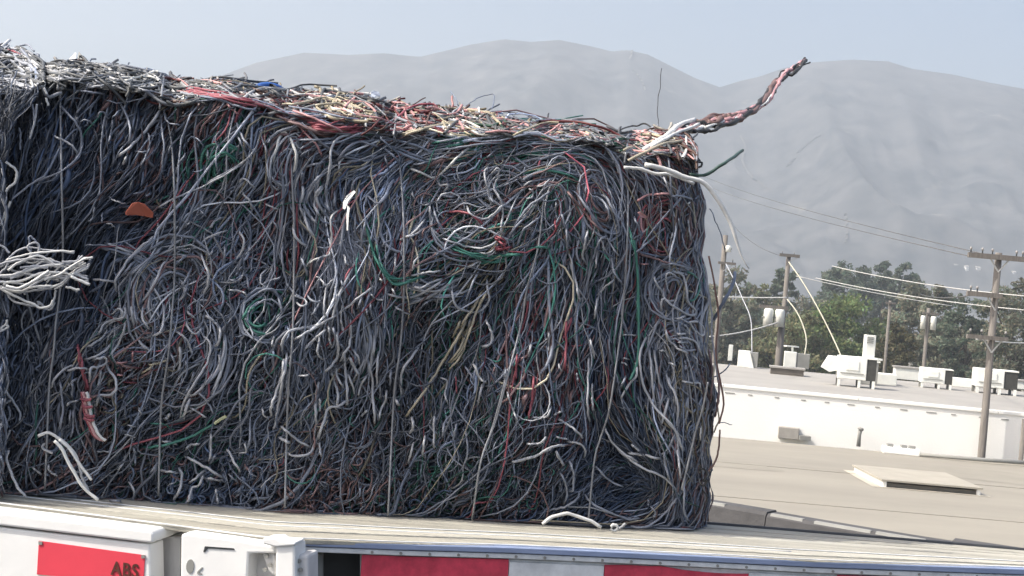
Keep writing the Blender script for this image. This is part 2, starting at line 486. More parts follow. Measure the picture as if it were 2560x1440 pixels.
t, M, W, H = roofbox('vent_shaft', 'tall cream vent shaft with right half coloured grey as shade and a small cap on the far roof', 'roof vent', 1959, 2022, 921, 881, M_ACW, .7, split=.48)  # grey right half is shade of the unlit face put into colour
MB().box(M @ Vector((-W * .2, .35, H + .09)), (.07, .07, .18)).build('stem', M_ACW, t)
MB().box(M @ Vector((-W * .25, .35, H + .2)), (.5, .3, .05), .2).build('cap', M_ACW, t)
t, M, W, H = roofbox('vent_housing', 'white wedge shaped vent housing with dark flank near the bale edge', 'roof vent', 1843, 1893, 919, 878, M_ACW, .8, split=.6)
MB().prism([M @ Vector((W * .05, -.02, 0)), M @ Vector((W * .32, -.02, 0)), M @ Vector((W * .1, -.02, H * .9))], (wn_[0] * .6, wn_[1] * .6, 0)).build('gusset', M_ACW, t)
t, M, W, H = roofbox('roof_pipe', 'thin white pipe standing next to the wedge shaped vent housing', 'pipe', 1819, 1830, 902, 862, M_ACW, .15)
roofbox('low_curb', 'long low dark edged curb on the far grey roof', 'roof curb', 1926, 2008, 938, 922, mat('curb_dark', (.14, .125, .11), .8, .2, 5), .9, top=M_GROOF)
t, M, W, H = roofbox('cooler_box', 'small white louvred box on a round base above the hooded unit', 'air cooler', 2150, 2192, 962, 905, M_ACG, .7, top=M_ACW)
MB().box(M @ Vector((-W * .1, .3, H + .48)), (W * .55, .4, .72)).build('louvre_box', M_ACW, t, bevel=.01)
for i in range(4): MB().box(M @ Vector((-W * .1, .085, H + .6 + i * .055)), (W * .38, .03, .025)).build('louvre_slat', M_ACG, t)
MB().box(M @ Vector((0, .35, H + .1)), (W * 1.15, .8, .06)).build('base_plate', M_ACW, t)
for i, (a, b, c, d, l) in enumerate([(2188, 2240, 962, 935, 'flat pale roof duct right of the hooded unit'), (2238, 2300, 950, 921, 'long white roof duct left of the middle unit'), (2376, 2436, 968, 947, 'low rounded white duct between the two right units'), (2540, 2600, 975, 955, 'white duct at the right frame edge')]):
    roofbox('roof_duct', l, 'roof duct', a, b, c, d, M_ACW, 1.0, top=M_GROOF if i % 2 else None)

# things along the foot of the white wall, on the tan roof
t, M, W, H = roofbox('junction_box', 'grey box with a small slab lying at the foot of the white wall', 'utility box', 1945, 1996, 1098, 1069, mat('box_grey', (.36, .34, .31), .8, .2, 5), .5, z=TZ)
MB().box(M @ Vector((W * .75, .1, .06)), (W * .55, .3, .1)).build('slab', M_ACG, t)
q, k = place(2146, 1116, TZ)
t = empty('vent_pipe', tuple(q)); tag(t, 'bent grey vent pipe standing against the white wall', 'vent pipe')
MB().tube([q, q + [0, 0, .25], q + [.01, 0, .36]], [.05, .04, .05], 8).build('pipe', M_ACG, t, smooth=True)
MB().tube([q + [.01, 0, .36], q + [.03, 0, .42]], [.07, .065], 8).build('cap', M_ACG, t, smooth=True)
q, k = place(2164, 1112, TZ)
t = empty('vent_pipe', tuple(q)); tag(t, 'short leaning grey pipe stub just right of the bent vent pipe', 'vent pipe')
MB().tube([q, q + [.02, 0, .1], q + [.08, 0, .16]], .03, 7).build('pipe', M_ACG, t, smooth=True)
t, M, W, H = roofbox('low_sill', 'low white block with small caps along the white wall foot', 'roof block', 2208, 2298, 1137, 1121, M_STUCCO, .4, z=TZ)
for a in (-.3, .08, .3): MB().box(M @ Vector((W * a, .2, H + .03)), (.12, .12, .06)).build('cap', M_ACG, t)
q0 = onz(np.array(2300.), np.array(1136.), TZ + .05); q1 = onz(np.array(2452.), np.array(1149.), TZ + .08); q2 = onz(np.array(2640.), np.array(1162.), TZ + .08)
tag(MB().tube([q0, q1, q2], .045, 8).build('roof_conduit', M_ACG, None, smooth=True), 'long grey pipe lying along the tan roof edge', 'pipe')
roofbox('meter_box', 'small pale box behind the lying grey pipe', 'utility box', 2314, 2336, 1128, 1106, M_ACG, .2, z=TZ)
q = onz(np.array(2500.), np.array(1134.), TZ); q1 = q + np.array([.34, .05, .09])
tag(MB().tube([q, q1], .035, 6).build('pipe_offcut', M_STEEL), 'dark short pipe leaning by the white wall right of the tall pole', 'pipe')


def on_slope(px_, py_):
    for row in MV:                      # first slope row that the sight line meets
        c_ = aty(np.array(float(px_)), np.array(float(py_)), row[0, 1])
        if np.interp(c_[0], row[:, 0], row[:, 2]) >= c_[2]: return c_
    return None


M_DIRT = mat('dirt_path', (.105, .1, .095), .95, .3, .05)
for pts, w_ in [([(1848, 342), (1862, 372), (1852, 400), (1872, 440), (1890, 455), (1922, 478)], 5), ([(2108, 536), (2113, 570), (2110, 604), (2098, 610)], 7), ([(1562, 118), (1578, 130), (1574, 150)], 6), ([(1580, 178), (1600, 200), (1612, 228)], 5),
                ([(2045, 342), (2020, 362), (1990, 386)], 12), ([(1985, 398), (1964, 420)], 10), ([(2312, 350), (2330, 345)], 9), ([(2375, 338), (2395, 336), (2420, 328)], 5)]:
    sp = spline(pts, 14); L3 = []; R3 = []
    for i_, (a_, b_) in enumerate(sp):
        c_ = on_slope(a_, b_)
        if c_ is None: continue
        hw = w_ * .5 * px_m(c_[1]) * random.uniform(.85, 1.1)
        L3.append((c_[0] - hw, c_[1] - 7, c_[2] + .6 - hw * .35)); R3.append((c_[0] + hw, c_[1] - 7, c_[2] + .6 + hw * .35))
    n_ = len(L3)
    if n_ > 2:
        tag(MB().add(L3 + R3, [(i_, i_ + 1, n_ + i_ + 1, n_ + i_) for i_ in range(n_ - 1)]).build('dirt_path', M_DIRT), kind='structure')

# a few pale houses low on the far foothill
for i, (px_, py_, w_, l) in enumerate([(2385, 664, 9, 'tiny pale far house left of the tall pole top'), (2412, 668, 7, 'tiny pale far house near the tall pole'), (2440, 671, 10, 'tiny long pale far house just beside the tall pole'), (2312, 676, 6, 'tiny far house above the drooping tree'), (2530, 682, 8, 'tiny pale far house right of the tall pole')]):
    q_ = None
    for row in MV:                      # first slope row that the sight line meets
        c_ = aty(np.array(float(px_)), np.array(float(py_)), row[0, 1])
        if np.interp(c_[0], row[:, 0], row[:, 2]) >= c_[2]: q_ = c_; break
    if q_ is None: continue
    k_ = px_m(q_[1])
    h_ = empty('far_house', tuple(q_)); tag(h_, l, 'house', 'pale houses on the foothill')
    W_ = w_ * k_
    MB().box((q_[0], q_[1] - 4, q_[2] - 1.5), (W_, 6, 4)).build('wall', M_WDIRT, h_)
    MB().prism([(q_[0] - W_ * .53, q_[1] - 7.3, q_[2] + .52), (q_[0] + W_ * .53, q_[1] - 7.3, q_[2] + .52), (q_[0] + W_ * .53, q_[1] - 4, q_[2] + 1.7), (q_[0] - W_ * .53, q_[1] - 4, q_[2] + 1.7)], (0, 3.2, -.2)).build('roof', M_GROOF, h_)


# ------------------------------------------------------------------ utility poles and lines
def pole(label, px, ptop, Y, r, arms, zb=GZ, extras=()):
    top = aty(np.array(float(px)), np.array(float(ptop)), Y)
    x, y, zt = top
    t = empty('utility_pole', (x, y, zb)); tag(t, label, 'utility pole', 'utility poles')
    MB().tube([(x, y, zb), (x, y, (zb + zt) / 2), (x, y, zt)], [r * 1.35, r * 1.15, r], 10).build('shaft', M_WOOD, t, smooth=True)
    k = px_m(Y)
    for (dl, dr, dy, th_, pins) in arms:
        z = zt - dy * k
        a = MB().box((x + (dr - dl) / 2 * k, y - r - .04, z), ((dl + dr) * k, .1, th_)).build('crossarm', M_WOOD, t)
        for p in pins:
            MB().tube([(x + p * k, y - r - .04, z + th_ / 2), (x + p * k, y - r - .04, z + th_ / 2 + .09)], [.018, .012], 6).build('pin', M_STEEL, t)
            MB().tube([(x + p * k, y - r - .04, z + th_ / 2 + .06), (x + p * k, y - r - .04, z + th_ / 2 + .11), (x + p * k, y - r - .04, z + th_ / 2 + .125)], [.024, .028, .012], 8).build('insulator', M_INS, t, smooth=True)
        for sg in (-1, 1):
            if (dl if sg < 0 else dr) > 25:
                MB().tube([(x + sg * 22 * k, y - r - .02, z - th_ / 2), (x, y - r, z - .32)], .018, 5).build('brace', M_LINE, t)
    for (dx, dy, w, h) in extras:
        zz = zt - dy * k
        MB().tube([(x + dx * k, y - .2, zz - h * k), (x + dx * k, y - .2, zz - h * k * .1), (x + dx * k, y - .2, zz)], [w * k / 2, w * k / 2, w * k / 2.6], 12).build('transformer', M_ACW, t, smooth=True)
        MB().box((x + dx * k, y - .2, zz - h * k * .5), (w * k * 1.2, w * k * .5, .04)).build('bracket', M_ACG, t)
    return np.array([x, y, zt]), k


pA, kA = pole('tall weathered utility pole with three crossarms in front of the white wall', 2497, 632, 30.7, .074,
              [(80, 62, 12, .11, (-74, -45, -20, 40, 56)), (75, 12, 108, .1, (-66, -50)), (66, 36, 214, .09, (-58, -30, 30))])
pB, kB = pole('pole with a single tilted crossarm rising over the left trees', 1972, 636, 75, .12, [(24, 26, 3, .16, (-18, 12))], extras=[])
pC, kC = pole('thin dark pole with a white lamp close to the bale end', 1814, 588, 55, .1, [(14, 30, 70, .1, (22,))], extras=[(8, 26, 14, 16)])
pD, kD = pole('short far pole among the right trees', 2226, 752, 95, .1, [(12, 12, 6, .12, ())])
pE, kE = pole('pole carrying a pair of white transformer tanks', 1957, 766, 58, .12, [(60, 12, 4, .14, (-50, -30))], extras=[(-36, 8, 24, 44), (-8, 8, 24, 44)])
pF, kF = pole('far pole with two small white tanks among the grey trees', 2322, 770, 88, .11, [(16, 24, 14, .12, ())], extras=[(-14, 20, 12, 34), (12, 20, 14, 34)])
pG, kG = pole('short grey post cut by the right frame edge', 2561, 1048, 30.4, .05, [])


def wire(label, pts, sag=.3, r=.018, m=None, name='power_line', cat='power line', group='overhead lines'):
    a, b = np.array(pts[0]), np.array(pts[1])
    t = np.linspace(0, 1, 16)[:, None]
    P = a * (1 - t) + b * t; P[:, 2] -= (4 * sag * t * (1 - t))[:, 0]
    o = MB().tube(P, r, 5).build(name, m or M_LINE, None, smooth=True)
    tag(o, label, cat, group)


A = lambda px, py, Y: aty(np.array(float(px)), np.array(float(py)), Y)
wire('upper pale line crossing the dark far trees', (A(2080, 665, 88), A(2560, 740, 70)), .2, .03)
wire('second pale line crossing the dark far trees', (A(2040, 695, 88), A(2560, 775, 70)), .2, .03)
wire('third pale line just above the green tree', (A(1990, 690, 80), A(2380, 765, 78)), .1, .025)
wire('level pale line running from the transformer pole toward the bale', (A(1790, 742, 57), A(1968, 744, 57)), .02, .03)
wire('lowest pale line rising toward the transformer pole', (A(1770, 842, 56), A(1945, 806, 57.5)), .1, .03)
wire('faint upper line across the mountain slope', (A(1740, 432, 120), A(2480, 640, 31)), .3, .012, M_LINED)
wire('faint lower line across the mountain slope', (A(1740, 452, 125), A(2420, 640, 31)), .3, .012, M_LINED)
wire('thin line ending on the pole with a tilted crossarm', (A(1830, 560, 90), A(1955, 640, 75)), .3, .016, M_LINED)
wire('line between the two right poles at the middle crossarm', (A(2300, 735, 60), A(2430, 738, 30.6)), .1, .014, M_LINED)
wire('short line leaving the tall pole for the frame edge', (A(2440, 848, 30.5), A(2575, 858, 32)), .02, .014, M_LINE)
# stiff pale service cables bowing down to the roof
for lab, pts, r in [('long pale cable bowing down onto the hooded rooftop unit', [(1972, 655), (2010, 710), (2050, 780), (2085, 850), (2106, 898)], .05),
                    ('shorter pale cable bowing down before the green tree', [(1968, 748), (1992, 780), (2008, 815), (2016, 850), (2012, 886)], .045),
                    ('thin grey cable slanting down left of the transformer pole', [(1815, 660), (1838, 705), (1857, 748), (1877, 800), (1880, 884)], .035)]:
    P3 = np.array([aty(np.array(float(a)), np.array(float(b)), 46 - i * .8) for i, (a, b) in enumerate(pts)])
    o = MB().tube(spline(P3, 24), r * .46, 6).build('service_cable', M_PALE if r > .04 else M_CAB['L'], None, smooth=True)
    tag(o, lab, 'cable', 'pale cables before the trees')


# ------------------------------------------------------------------ trees
def tree(label, px, ptop, Y, wpx, hpx, col, n=5200, leaf=.2, seed=0, name='leafy_tree', shape=1.0):
    R = np.random.default_rng(seed + 100)
    Y = Y * 2.3; n = int(n * 1.7); leaf = leaf * .66
    k = px_m(Y)
    top = A(px, ptop, Y)
    x, y, zt = top
    rx = wpx * k / 2 * 1.25; hz_ = hpx * k * 1.1
    t = empty(name, (x, y, GZ)); tag(t, label, 'tree', 'trees beyond the rooftops')
    zc = zt - hz_ / 2
    # clumps
    C = []
    while len(C) < 64:
        u = R.uniform(-1, 1, 3)
        d = np.linalg.norm(u)
        if d > 1 or d < .35: continue
        if u[2] > .3 and R.random() < .25 * abs(u[0]): continue
        C.append((x + u[0] * rx * .86, y + u[1] * rx * .8, zc + u[2] * hz_ * .46))
    C = np.array(C)
    sz = R.uniform(.1, .26, len(C)) * rx * 1.25
    pick = R.integers(0, len(C), n)
    off = R.normal(0, 1, (n, 3)); off /= np.linalg.norm(off, axis=1, keepdims=True) + 1e-9
    off *= (R.random((n, 1)) ** .45)
    P = C[pick] + off * sz[pick][:, None] * np.array([1, 1, .75])
    a = R.normal(0, 1, (n, 3)); a /= np.linalg.norm(a, axis=1, keepdims=True)
    b = np.cross(a, R.normal(0, 1, (n, 3))); b /= np.linalg.norm(b, axis=1, keepdims=True)
    s = leaf * R.uniform(.6, 1.3, (n, 1)) * (Y / 66)
    V = np.stack([P - a * s, P + b * s * .5, P + a * s, P - b * s * .5], 1).reshape(-1, 3)
    F = np.arange(4 * n).reshape(n, 4)
    tint = (np.array(col) * (R.uniform(.65, 1.35, (len(C), 1))[pick] * R.uniform(.75, 1.25, (n, 1))))
    tint[:, 0] *= R.uniform(.8, 1.25, n)
    me = fast_mesh('crown', V, F, np.repeat(tint, 4, axis=0))
    o = link_mesh('crown', me, M_LEAF, t); tag(o, kind='stuff')
    tr = max(.12, rx * .07)
    mbk = MB().tube([(x, y, GZ), (x + .1, y, GZ + (zc - GZ) * .6), (x, y, zc)], [tr * 1.4, tr, tr * .6], 8)
    mbk.build('trunk', M_BARK, t, smooth=True)
    ml = MB()
    for i in range(9):
        c = C[i * 5 % len(C)]; z0 = GZ + (zc - GZ) * R.uniform(.55, .95)
        m_ = (np.array([x, y, z0]) + c) / 2 + [0, 0, .3]
        ml.tube([(x, y, z0), m_, c], [tr * .45, tr * .3, tr * .12], 5)
    ml.build('limb', M_BARK, t, smooth=True)


GREEN = (.185, .245, .1); DARK = (.14, .18, .125); OLIVE = (.23, .245, .135); GREY = (.235, .25, .18)
tree('bright green rounded tree behind the hooded rooftop unit', 2105, 742, 64, 210, 220, GREEN, 7000, .17, 1)
tree('olive thinner tree left of the bright green tree', 2010, 770, 62, 130, 190, OLIVE, 3800, .16, 2)
tree('dark tree by the bale end under the lamp pole', 1845, 668, 78, 150, 260, GREY, 5200, .17, 3)
tree('narrow dark tree around the pole with a tilted crossarm', 1968, 655, 96, 70, 220, DARK, 2600, .17, 4)
tree('far dark flat topped tree on the left of the far row', 2130, 655, 118, 150, 150, DARK, 4200, .17, 5)
tree('far dark round topped tree in the middle of the far row', 2215, 650, 122, 80, 160, DARK, 2800, .17, 6)
tree('far dark tree at the right end of the far row', 2270, 655, 120, 75, 150, DARK, 2800, .17, 7)
tree('grey green drooping tree behind the middle rooftop unit', 2320, 692, 72, 180, 260, GREY, 6400, .17, 8, name='drooping_tree')
tree('shaded bluish tree left of the tall pole', 2425, 735, 66, 120, 220, DARK, 4200, .16, 9)
tree('tall grey tree filling the right frame edge', 2545, 690, 60, 170, 280, GREY, 6400, .16, 10)
tree('yellowish shrubby tree low behind the flat ducts', 2245, 800, 58, 110, 150, (.13, .125, .06), 3400, .15, 11)
tree('small olive tree behind the vent shaft', 1935, 800, 66, 110, 140, OLIVE, 3000, .16, 12)
tree('tree mostly hidden behind the bale end', 1770, 690, 80, 130, 230, GREY, 3600, .17, 13)

tree('low broad pale tree between the bright green tree and the yellowish shrub', 2190, 800, 74, 150, 150, (.13, .15, .08), 4600, .16, 14)
tree('low grey green tree in the gap left of the tall pole', 2370, 790, 70, 140, 170, GREY, 4600, .16, 15)
tree('low olive tree right of the tall pole', 2490, 780, 72, 140, 180, OLIVE, 4600, .16, 16)
tree('low dark tree beneath the lamp pole', 1890, 780, 84, 150, 160, DARK, 4200, .16, 17)
tree('pale tree hugging the bale end behind the loose hanging wires', 1800, 730, 76, 120, 220, GREY, 4800, .16, 19)
tree('hazy tree between the lamp pole and the transformer pole', 1905, 700, 88, 120, 240, OLIVE, 4800, .16, 20)
tree('hazy tree low behind the pole with a tilted crossarm', 2030, 730, 100, 130, 200, GREY, 4200, .16, 18)

# ------------------------------------------------------------------ trailer
DZ = -.486
tl = empty('flatbed_trailer', (0, 2.7, RZ))
tag(tl, 'white flatbed trailer with board deck and red and white side markings under the cable bales', 'trailer')
FE = np.array([(-300, 1228), (0, 1262), (320, 1303), (640, 1345), (700, 1350), (800, 1352), (1015, 1360), (1280, 1367), (1524, 1378), (1840, 1393), (2048, 1404), (2560, 1422), (2900, 1437)], float)
fe = onz(FE[:, 0], FE[:, 1], DZ)[:, :2]
fe = spline(fe, 70)
re_ = np.stack([np.linspace(fe[0, 0] - .1, fe[-1, 0] + .1, 70), np.interp(np.linspace(0, 1, 70), [0, .45, .65, 1], [3.12, 3.2, 3.235, 3.26])], 1)
NB = 7
for i in range(NB):
    a, b = i / NB, (i + 1) / NB
    p0 = fe * (1 - a) + re_ * a; p1 = fe * (1 - b) + re_ * b
    g = (p1 - p0); g /= np.linalg.norm(g, axis=1, keepdims=True)
    p0 = p0 + g * .004; p1 = p1 - g * .004
    dz = random.uniform(-.003, .004) if i else .001
    th0 = .035 if i else .009
    n = len(p0)
    vs = [(*p0[j], DZ + dz) for j in range(n)] + [(*p1[j], DZ + dz) for j in range(n)] + [(*p0[j], DZ + dz - th0) for j in range(n)] + [(*p1[j], DZ + dz - th0) for j in range(n)]
    fs = []
    for j in range(n - 1):
        fs += [(j, j + 1, n + j + 1, n + j), (2 * n + j, 3 * n + j, 3 * n + j + 1, 2 * n + j + 1), (j, 2 * n + j, 2 * n + j + 1, j + 1), (n + j, n + j + 1, 3 * n + j + 1, 3 * n + j)]
    fs += [(0, n, 3 * n, 2 * n), (n - 1, 3 * n - 1, 4 * n - 1, 2 * n - 1)]
    MB().add(vs, fs).build('deck_board', M_DECK2 if i in (1, 4) else M_DECK, tl, bevel=.002)
for a in (.004, 1.5 / NB, 2 / NB):      # pale metal strips between the front boards
    q = fe * (1 - a) + re_ * a
    k_ = slice(0, 70) if a < .01 or a > .25 else slice(0, 48)
    P = np.column_stack([q, np.full(70, DZ + .0035)])[k_]
    MB().tube(P, .0013, 5).build('edge_strip', M_WTAPE, tl, smooth=True)
# rear lip of the deck ledge and lower deck behind it
mbl = MB()
lip = np.column_stack([re_[:, 0], re_[:, 1] + .008, np.full(70, DZ - .003)])
mbl.tube(lip, .0065, 6).build('deck_lip', M_STEEL, tl, smooth=True)
for i in range(10):
    y0 = 3.27 + i * .17
    MB().box((0, y0 + .08, DZ - .33), (5.2, .162, .04)).build('lower_deck_board', M_DECK, tl)
MB().box((0, 3.9, DZ - .5), (5.2, .25, .28)).build('chassis_beam', M_STEEL, tl)
MB().box((0, 2.98, DZ - .25), (5.2, .12, .36)).build('chassis_beam', M_STEEL, tl)

# side planes
RP0 = np.array([.043, 2.713, 0]); rth = math.radians(13.9); RN = np.array([math.sin(rth), -math.cos(rth), 0])
LP0 = np.array([-.60, 2.612, 0]); lth = math.radians(-10.9); LN = np.array([math.sin(lth), -math.cos(lth), 0])


def slab(name, pts, side, off, thick, m, bevel=.0015, parent=None):
    p0, n = (RP0, RN) if side == 'R' else (LP0, LN)
    a = np.array(pts, float)
    P = onpl(a[:, 0], a[:, 1], p0, n, off)
    return MB().prism(P.tolist(), tuple(-n * thick)).build(name, m, parent or tl, bevel=bevel)


def strip(name, line, dy0, dy1, side, off, thick, m, **kw):
    l = np.array(line, float)
    up = [(x, y + dy0) for x, y in l]; dn = [(x, y + dy1) for x, y in l][::-1]
    return slab(name, up + dn, side, off, thick, m, **kw)


RL = [(738, 1351), (1015, 1361.5), (1280, 1369), (1524, 1379.5), (1840, 1394.5), (2048, 1405), (2560, 1423), (2900, 1438)]
strip('rub_rail', RL, 0, 14, 'R', .012, .03, M_BLUE)
strip('edge_trim', RL, 15.5, 28, 'R', .008, .03, M_WTAPE)
strip('side_rail', [(800, 1381)] + RL[1:] if False else [(905, 1356)] + RL[1:], 29, 230, 'R', -.004, .03, M_WTAPE)
# reflective tape blocks
y_at = lambda x: np.interp(x, [q[0] for q in RL], [q[1] for q in RL])
for (x0, x1, m, nm, dy) in [(905, 1272, M_RED, 'reflective_tape', 30), (1512, 1871, M_RED, 'reflective_tape', 30), (2095, 2470, M_RED, 'reflective_tape', 31), (1274, 1510, M_WTAPE, 'reflective_tape', 36), (1873, 2093, M_WTAPE, 'reflective_tape', 36), (2472, 2720, M_WTAPE, 'reflective_tape', 36)]:
    xs = np.linspace(x0, x1, 14)
    wav = np.zeros(14)
    if x0 == 1512: wav = 6 + 5 * np.sin(np.linspace(0, 5.2, 14) + 3.6) + np.r_[np.zeros(5), -3, -2, np.zeros(7)]
    up = [(x, y_at(x) + dy + w) for x, w in zip(xs, wav)]
    dn = [(x - 4, y_at(x) + dy + 70) for x in xs[::-1]]
    o = slab(nm, up + dn, 'R', .002, .004, m, bevel=0)
    o['label'] = 'red reflective block' if m is M_RED else 'pale reflective block'
for i in range(26):
    x_ = 930 + i * 72
    p_ = onpl(np.array(float(x_)), np.array(float(y_at(x_) + 22)), RP0, RN, .0085)
    td = np.array([math.cos(rth), math.sin(rth), 0])
    MB().prism([tuple(p_ + td * math.cos(t_) * .0028 + np.array([0, 0, 1]) * math.sin(t_) * .0028) for t_ in np.linspace(0, 6.28, 9)[:-1]], tuple(RN * .002)).build('bolt', M_ACG, tl)
# left: sunlit box panel with sticker, post, bracket
M_L = M_WHITE
slab('box_panel', [(-250, 1290), (0, 1318), (374, 1361), (380, 1600), (-250, 1600)], 'L', .035, .06, M_L, bevel=.003)
slab('box_lid', [(-250, 1251), (0, 1281), (376, 1327), (383, 1335), (382, 1356), (374, 1358), (0, 1314), (-250, 1286)], 'L', .042, .2, M_L, bevel=.004)
st = slab('warning_sticker', [(97, 1352), (362, 1388), (358, 1460), (92, 1436)], 'L', .037, .002, M_STICK, bevel=0)
a = np.array([(97, 1352), (362, 1388), (358, 1460), (92, 1436)], float)
for (x, y) in [(100, 1357), (357, 1391)]:
    slab('sticker_rivet', [(x - 4, y - 4), (x + 5, y - 3), (x + 5, y + 5), (x - 4, y + 5)], 'L', .039, .002, M_ACG, bevel=0, parent=st)
# lettering
cu = bpy.data.curves.new('lettering', 'FONT'); cu.body = 'ABS'; cu.extrude = .0004; cu.align_x = 'LEFT'; cu.space_character = 1.12; cu.offset = .022
tx = bpy.data.objects.new('lettering', cu); COL.objects.link(tx)
o3 = onpl(np.array(276.), np.array(1437.), LP0, LN, .0385); x3 = onpl(np.array(345.), np.array(1446.), LP0, LN, .0385)
u3 = onpl(np.array(278.), np.array(1402.), LP0, LN, .0385)
ex = Vector(x3 - o3); ey = Vector(u3 - o3)
bpy.context.view_layer.update()
dep = tx.evaluated_get(bpy.context.evaluated_depsgraph_get())
me = bpy.data.meshes.new_from_object(dep)
co = np.array([v.co[:] for v in me.vertices]); mn = co.min(0); mxx = co.max(0)
bpy.data.objects.remove(tx)
nn = -LN
P = o3 + ((co[:, :1] - mn[0]) / (mxx[0] - mn[0])) * np.array(ex) + ((co[:, 1:2] - mn[1]) / (mxx[1] - mn[1])) * np.array(ey) + co[:, 2:3] * np.array(LN)
for v, p in zip(me.vertices, P): v.co = p
me.name = 'lettering'
link_mesh('lettering', me, M_INK, st)
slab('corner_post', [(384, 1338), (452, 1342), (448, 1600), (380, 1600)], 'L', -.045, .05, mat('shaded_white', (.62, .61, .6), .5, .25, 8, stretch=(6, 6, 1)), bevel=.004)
slab('landing_gear_bracket', [(452, 1336), (470, 1333), (600, 1350), (658, 1360), (690, 1366), (690, 1384), (622, 1384), (610, 1600), (449, 1600)], 'L', .03, .07, M_L, bevel=.004)
slab('bracket_slot', [(512, 1366), (584, 1371), (586, 1375), (520, 1371), (512, 1380), (508, 1380)], 'L', .0315, .003, M_STEEL, bevel=0)
cq = onpl(np.array(475.), np.array(1416.), LP0, LN, .0315)
ang = np.linspace(0, 2 * math.pi, 17)[:-1]
tdir = np.array([math.cos(lth), math.sin(lth), 0])
MB().prism([tuple(cq + tdir * math.cos(t_) * .0075 + np.array([0, 0, 1]) * math.sin(t_) * .013) for t_ in ang], tuple(-LN * .003)).build('bolt_hole', M_ACG, tl)
slab('stencil_mark', [(494, 1428), (504, 1418), (507, 1419), (497, 1432), (505, 1434), (504, 1437), (492, 1434)], 'L', .0315, .002, M_ACG, bevel=0)
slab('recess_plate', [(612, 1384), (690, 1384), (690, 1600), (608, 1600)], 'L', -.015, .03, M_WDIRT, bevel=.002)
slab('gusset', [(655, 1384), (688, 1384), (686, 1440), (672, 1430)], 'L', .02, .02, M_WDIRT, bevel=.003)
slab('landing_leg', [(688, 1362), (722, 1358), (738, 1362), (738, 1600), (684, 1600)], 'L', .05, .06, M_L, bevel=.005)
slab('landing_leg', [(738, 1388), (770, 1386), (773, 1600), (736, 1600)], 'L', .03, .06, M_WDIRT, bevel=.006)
slab('leg_flange', [(655, 1347), (690, 1345), (700, 1352), (738, 1356), (738, 1364), (690, 1368), (656, 1360)], 'L', .055, .05, M_L, bevel=.004)
for bx_, by_ in [(668, 1389), (676, 1412), (748, 1402), (752, 1424), (664, 1424)]:
    p_ = onpl(np.array(float(bx_)), np.array(float(by_)), LP0, LN, .032 if bx_ > 700 else .022)
    MB().prism([tuple(p_ + tdir * math.cos(t_) * .004 + np.array([0, 0, 1]) * math.sin(t_) * .004) for t_ in ang[::2]], tuple(LN * .005)).build('bolt', M_ACG, tl)
pz = onpl(np.array([794., 794.]), np.array([1384., 1600.]), RP0, RN, -.03)
MB().tube(pz, .011, 12).build('support_tube', M_ACG, tl, smooth=True)
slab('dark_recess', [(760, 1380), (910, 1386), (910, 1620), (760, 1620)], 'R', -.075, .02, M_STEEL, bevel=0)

# ------------------------------------------------------------------ cable bales
BN = np.array([.207, -.978, 0]); BN /= np.linalg.norm(BN)
BC = float(np.dot(np.array([0, 2.985, 0]), BN))
FYX = [-400, 0, 110, 150, 300, 400, 425, 560, 690, 715, 860, 940, 985, 1060, 1150, 1250, 1345, 1370, 1480, 1560, 1580, 1650, 1740, 1900]
FYB = [240, 232, 215, 200, 214, 232, 256, 244, 272, 286, 292, 308, 336, 324, 334, 322, 338, 356, 346, 372, 392, 378, 404, 420]
FX2 = np.arange(-400, 1910, 9.)
FYN = np.interp(FX2, FYX, FYB) + 4 * np.sin(FX2 / 61. + 1)
CYX = [-400, 0, 60, 110, 200, 300, 400, 480, 560, 640, 720, 800, 900, 1000, 1100, 1200, 1250, 1330, 1450, 1500, 1560, 1640, 1720, 1745, 1790]
CYB = [100, 120, 118, 158, 156, 172, 192, 202, 200, 216, 228, 236, 242, 258, 268, 280, 300, 308, 314, 332, 338, 328, 340, 380, 420]
BYX = [-400, 0, 320, 640, 1000, 1280, 1500, 1770, 1900]
BYY = [1222, 1237, 1258, 1280, 1297, 1308, 1320, 1329, 1335]
fY = lambda x: np.interp(x, FX2, FYN)
CYX2 = np.arange(-400, 1800, 11.)
CYY = np.interp(CYX2, CYX, CYB) + 4 * np.sin(CYX2 / 71.) + 3
cY = lambda x: np.interp(x, CYX2, CYY)
bY = lambda x: np.interp(x, BYX, BYY)
xr = lambda y: np.interp(y, [300, 430, 500, 640, 800, 900, 1000, 1100, 1200, 1330], [1735, 1738, 1748, 1756, 1764, 1770, 1782, 1778, 1766, 1770])


def FP(px, py, off):
    px = np.asarray(px, float); py = np.asarray(py, float)
    d = ray(px, py)
    b = np.clip(fY(px) - py, 0, None) * .0034
    return d * ((BC + off - b) / (d @ BN))[..., None]


def lump(px, py):                 # slow relief of the pressed face
    return .8 * (.016 * np.sin(px / 97. + 1.3 * np.sin(py / 140.)) + .014 * np.sin(py / 83. + px / 210. + 1.1) + .010 * np.sin(px / 41. - py / 57.))


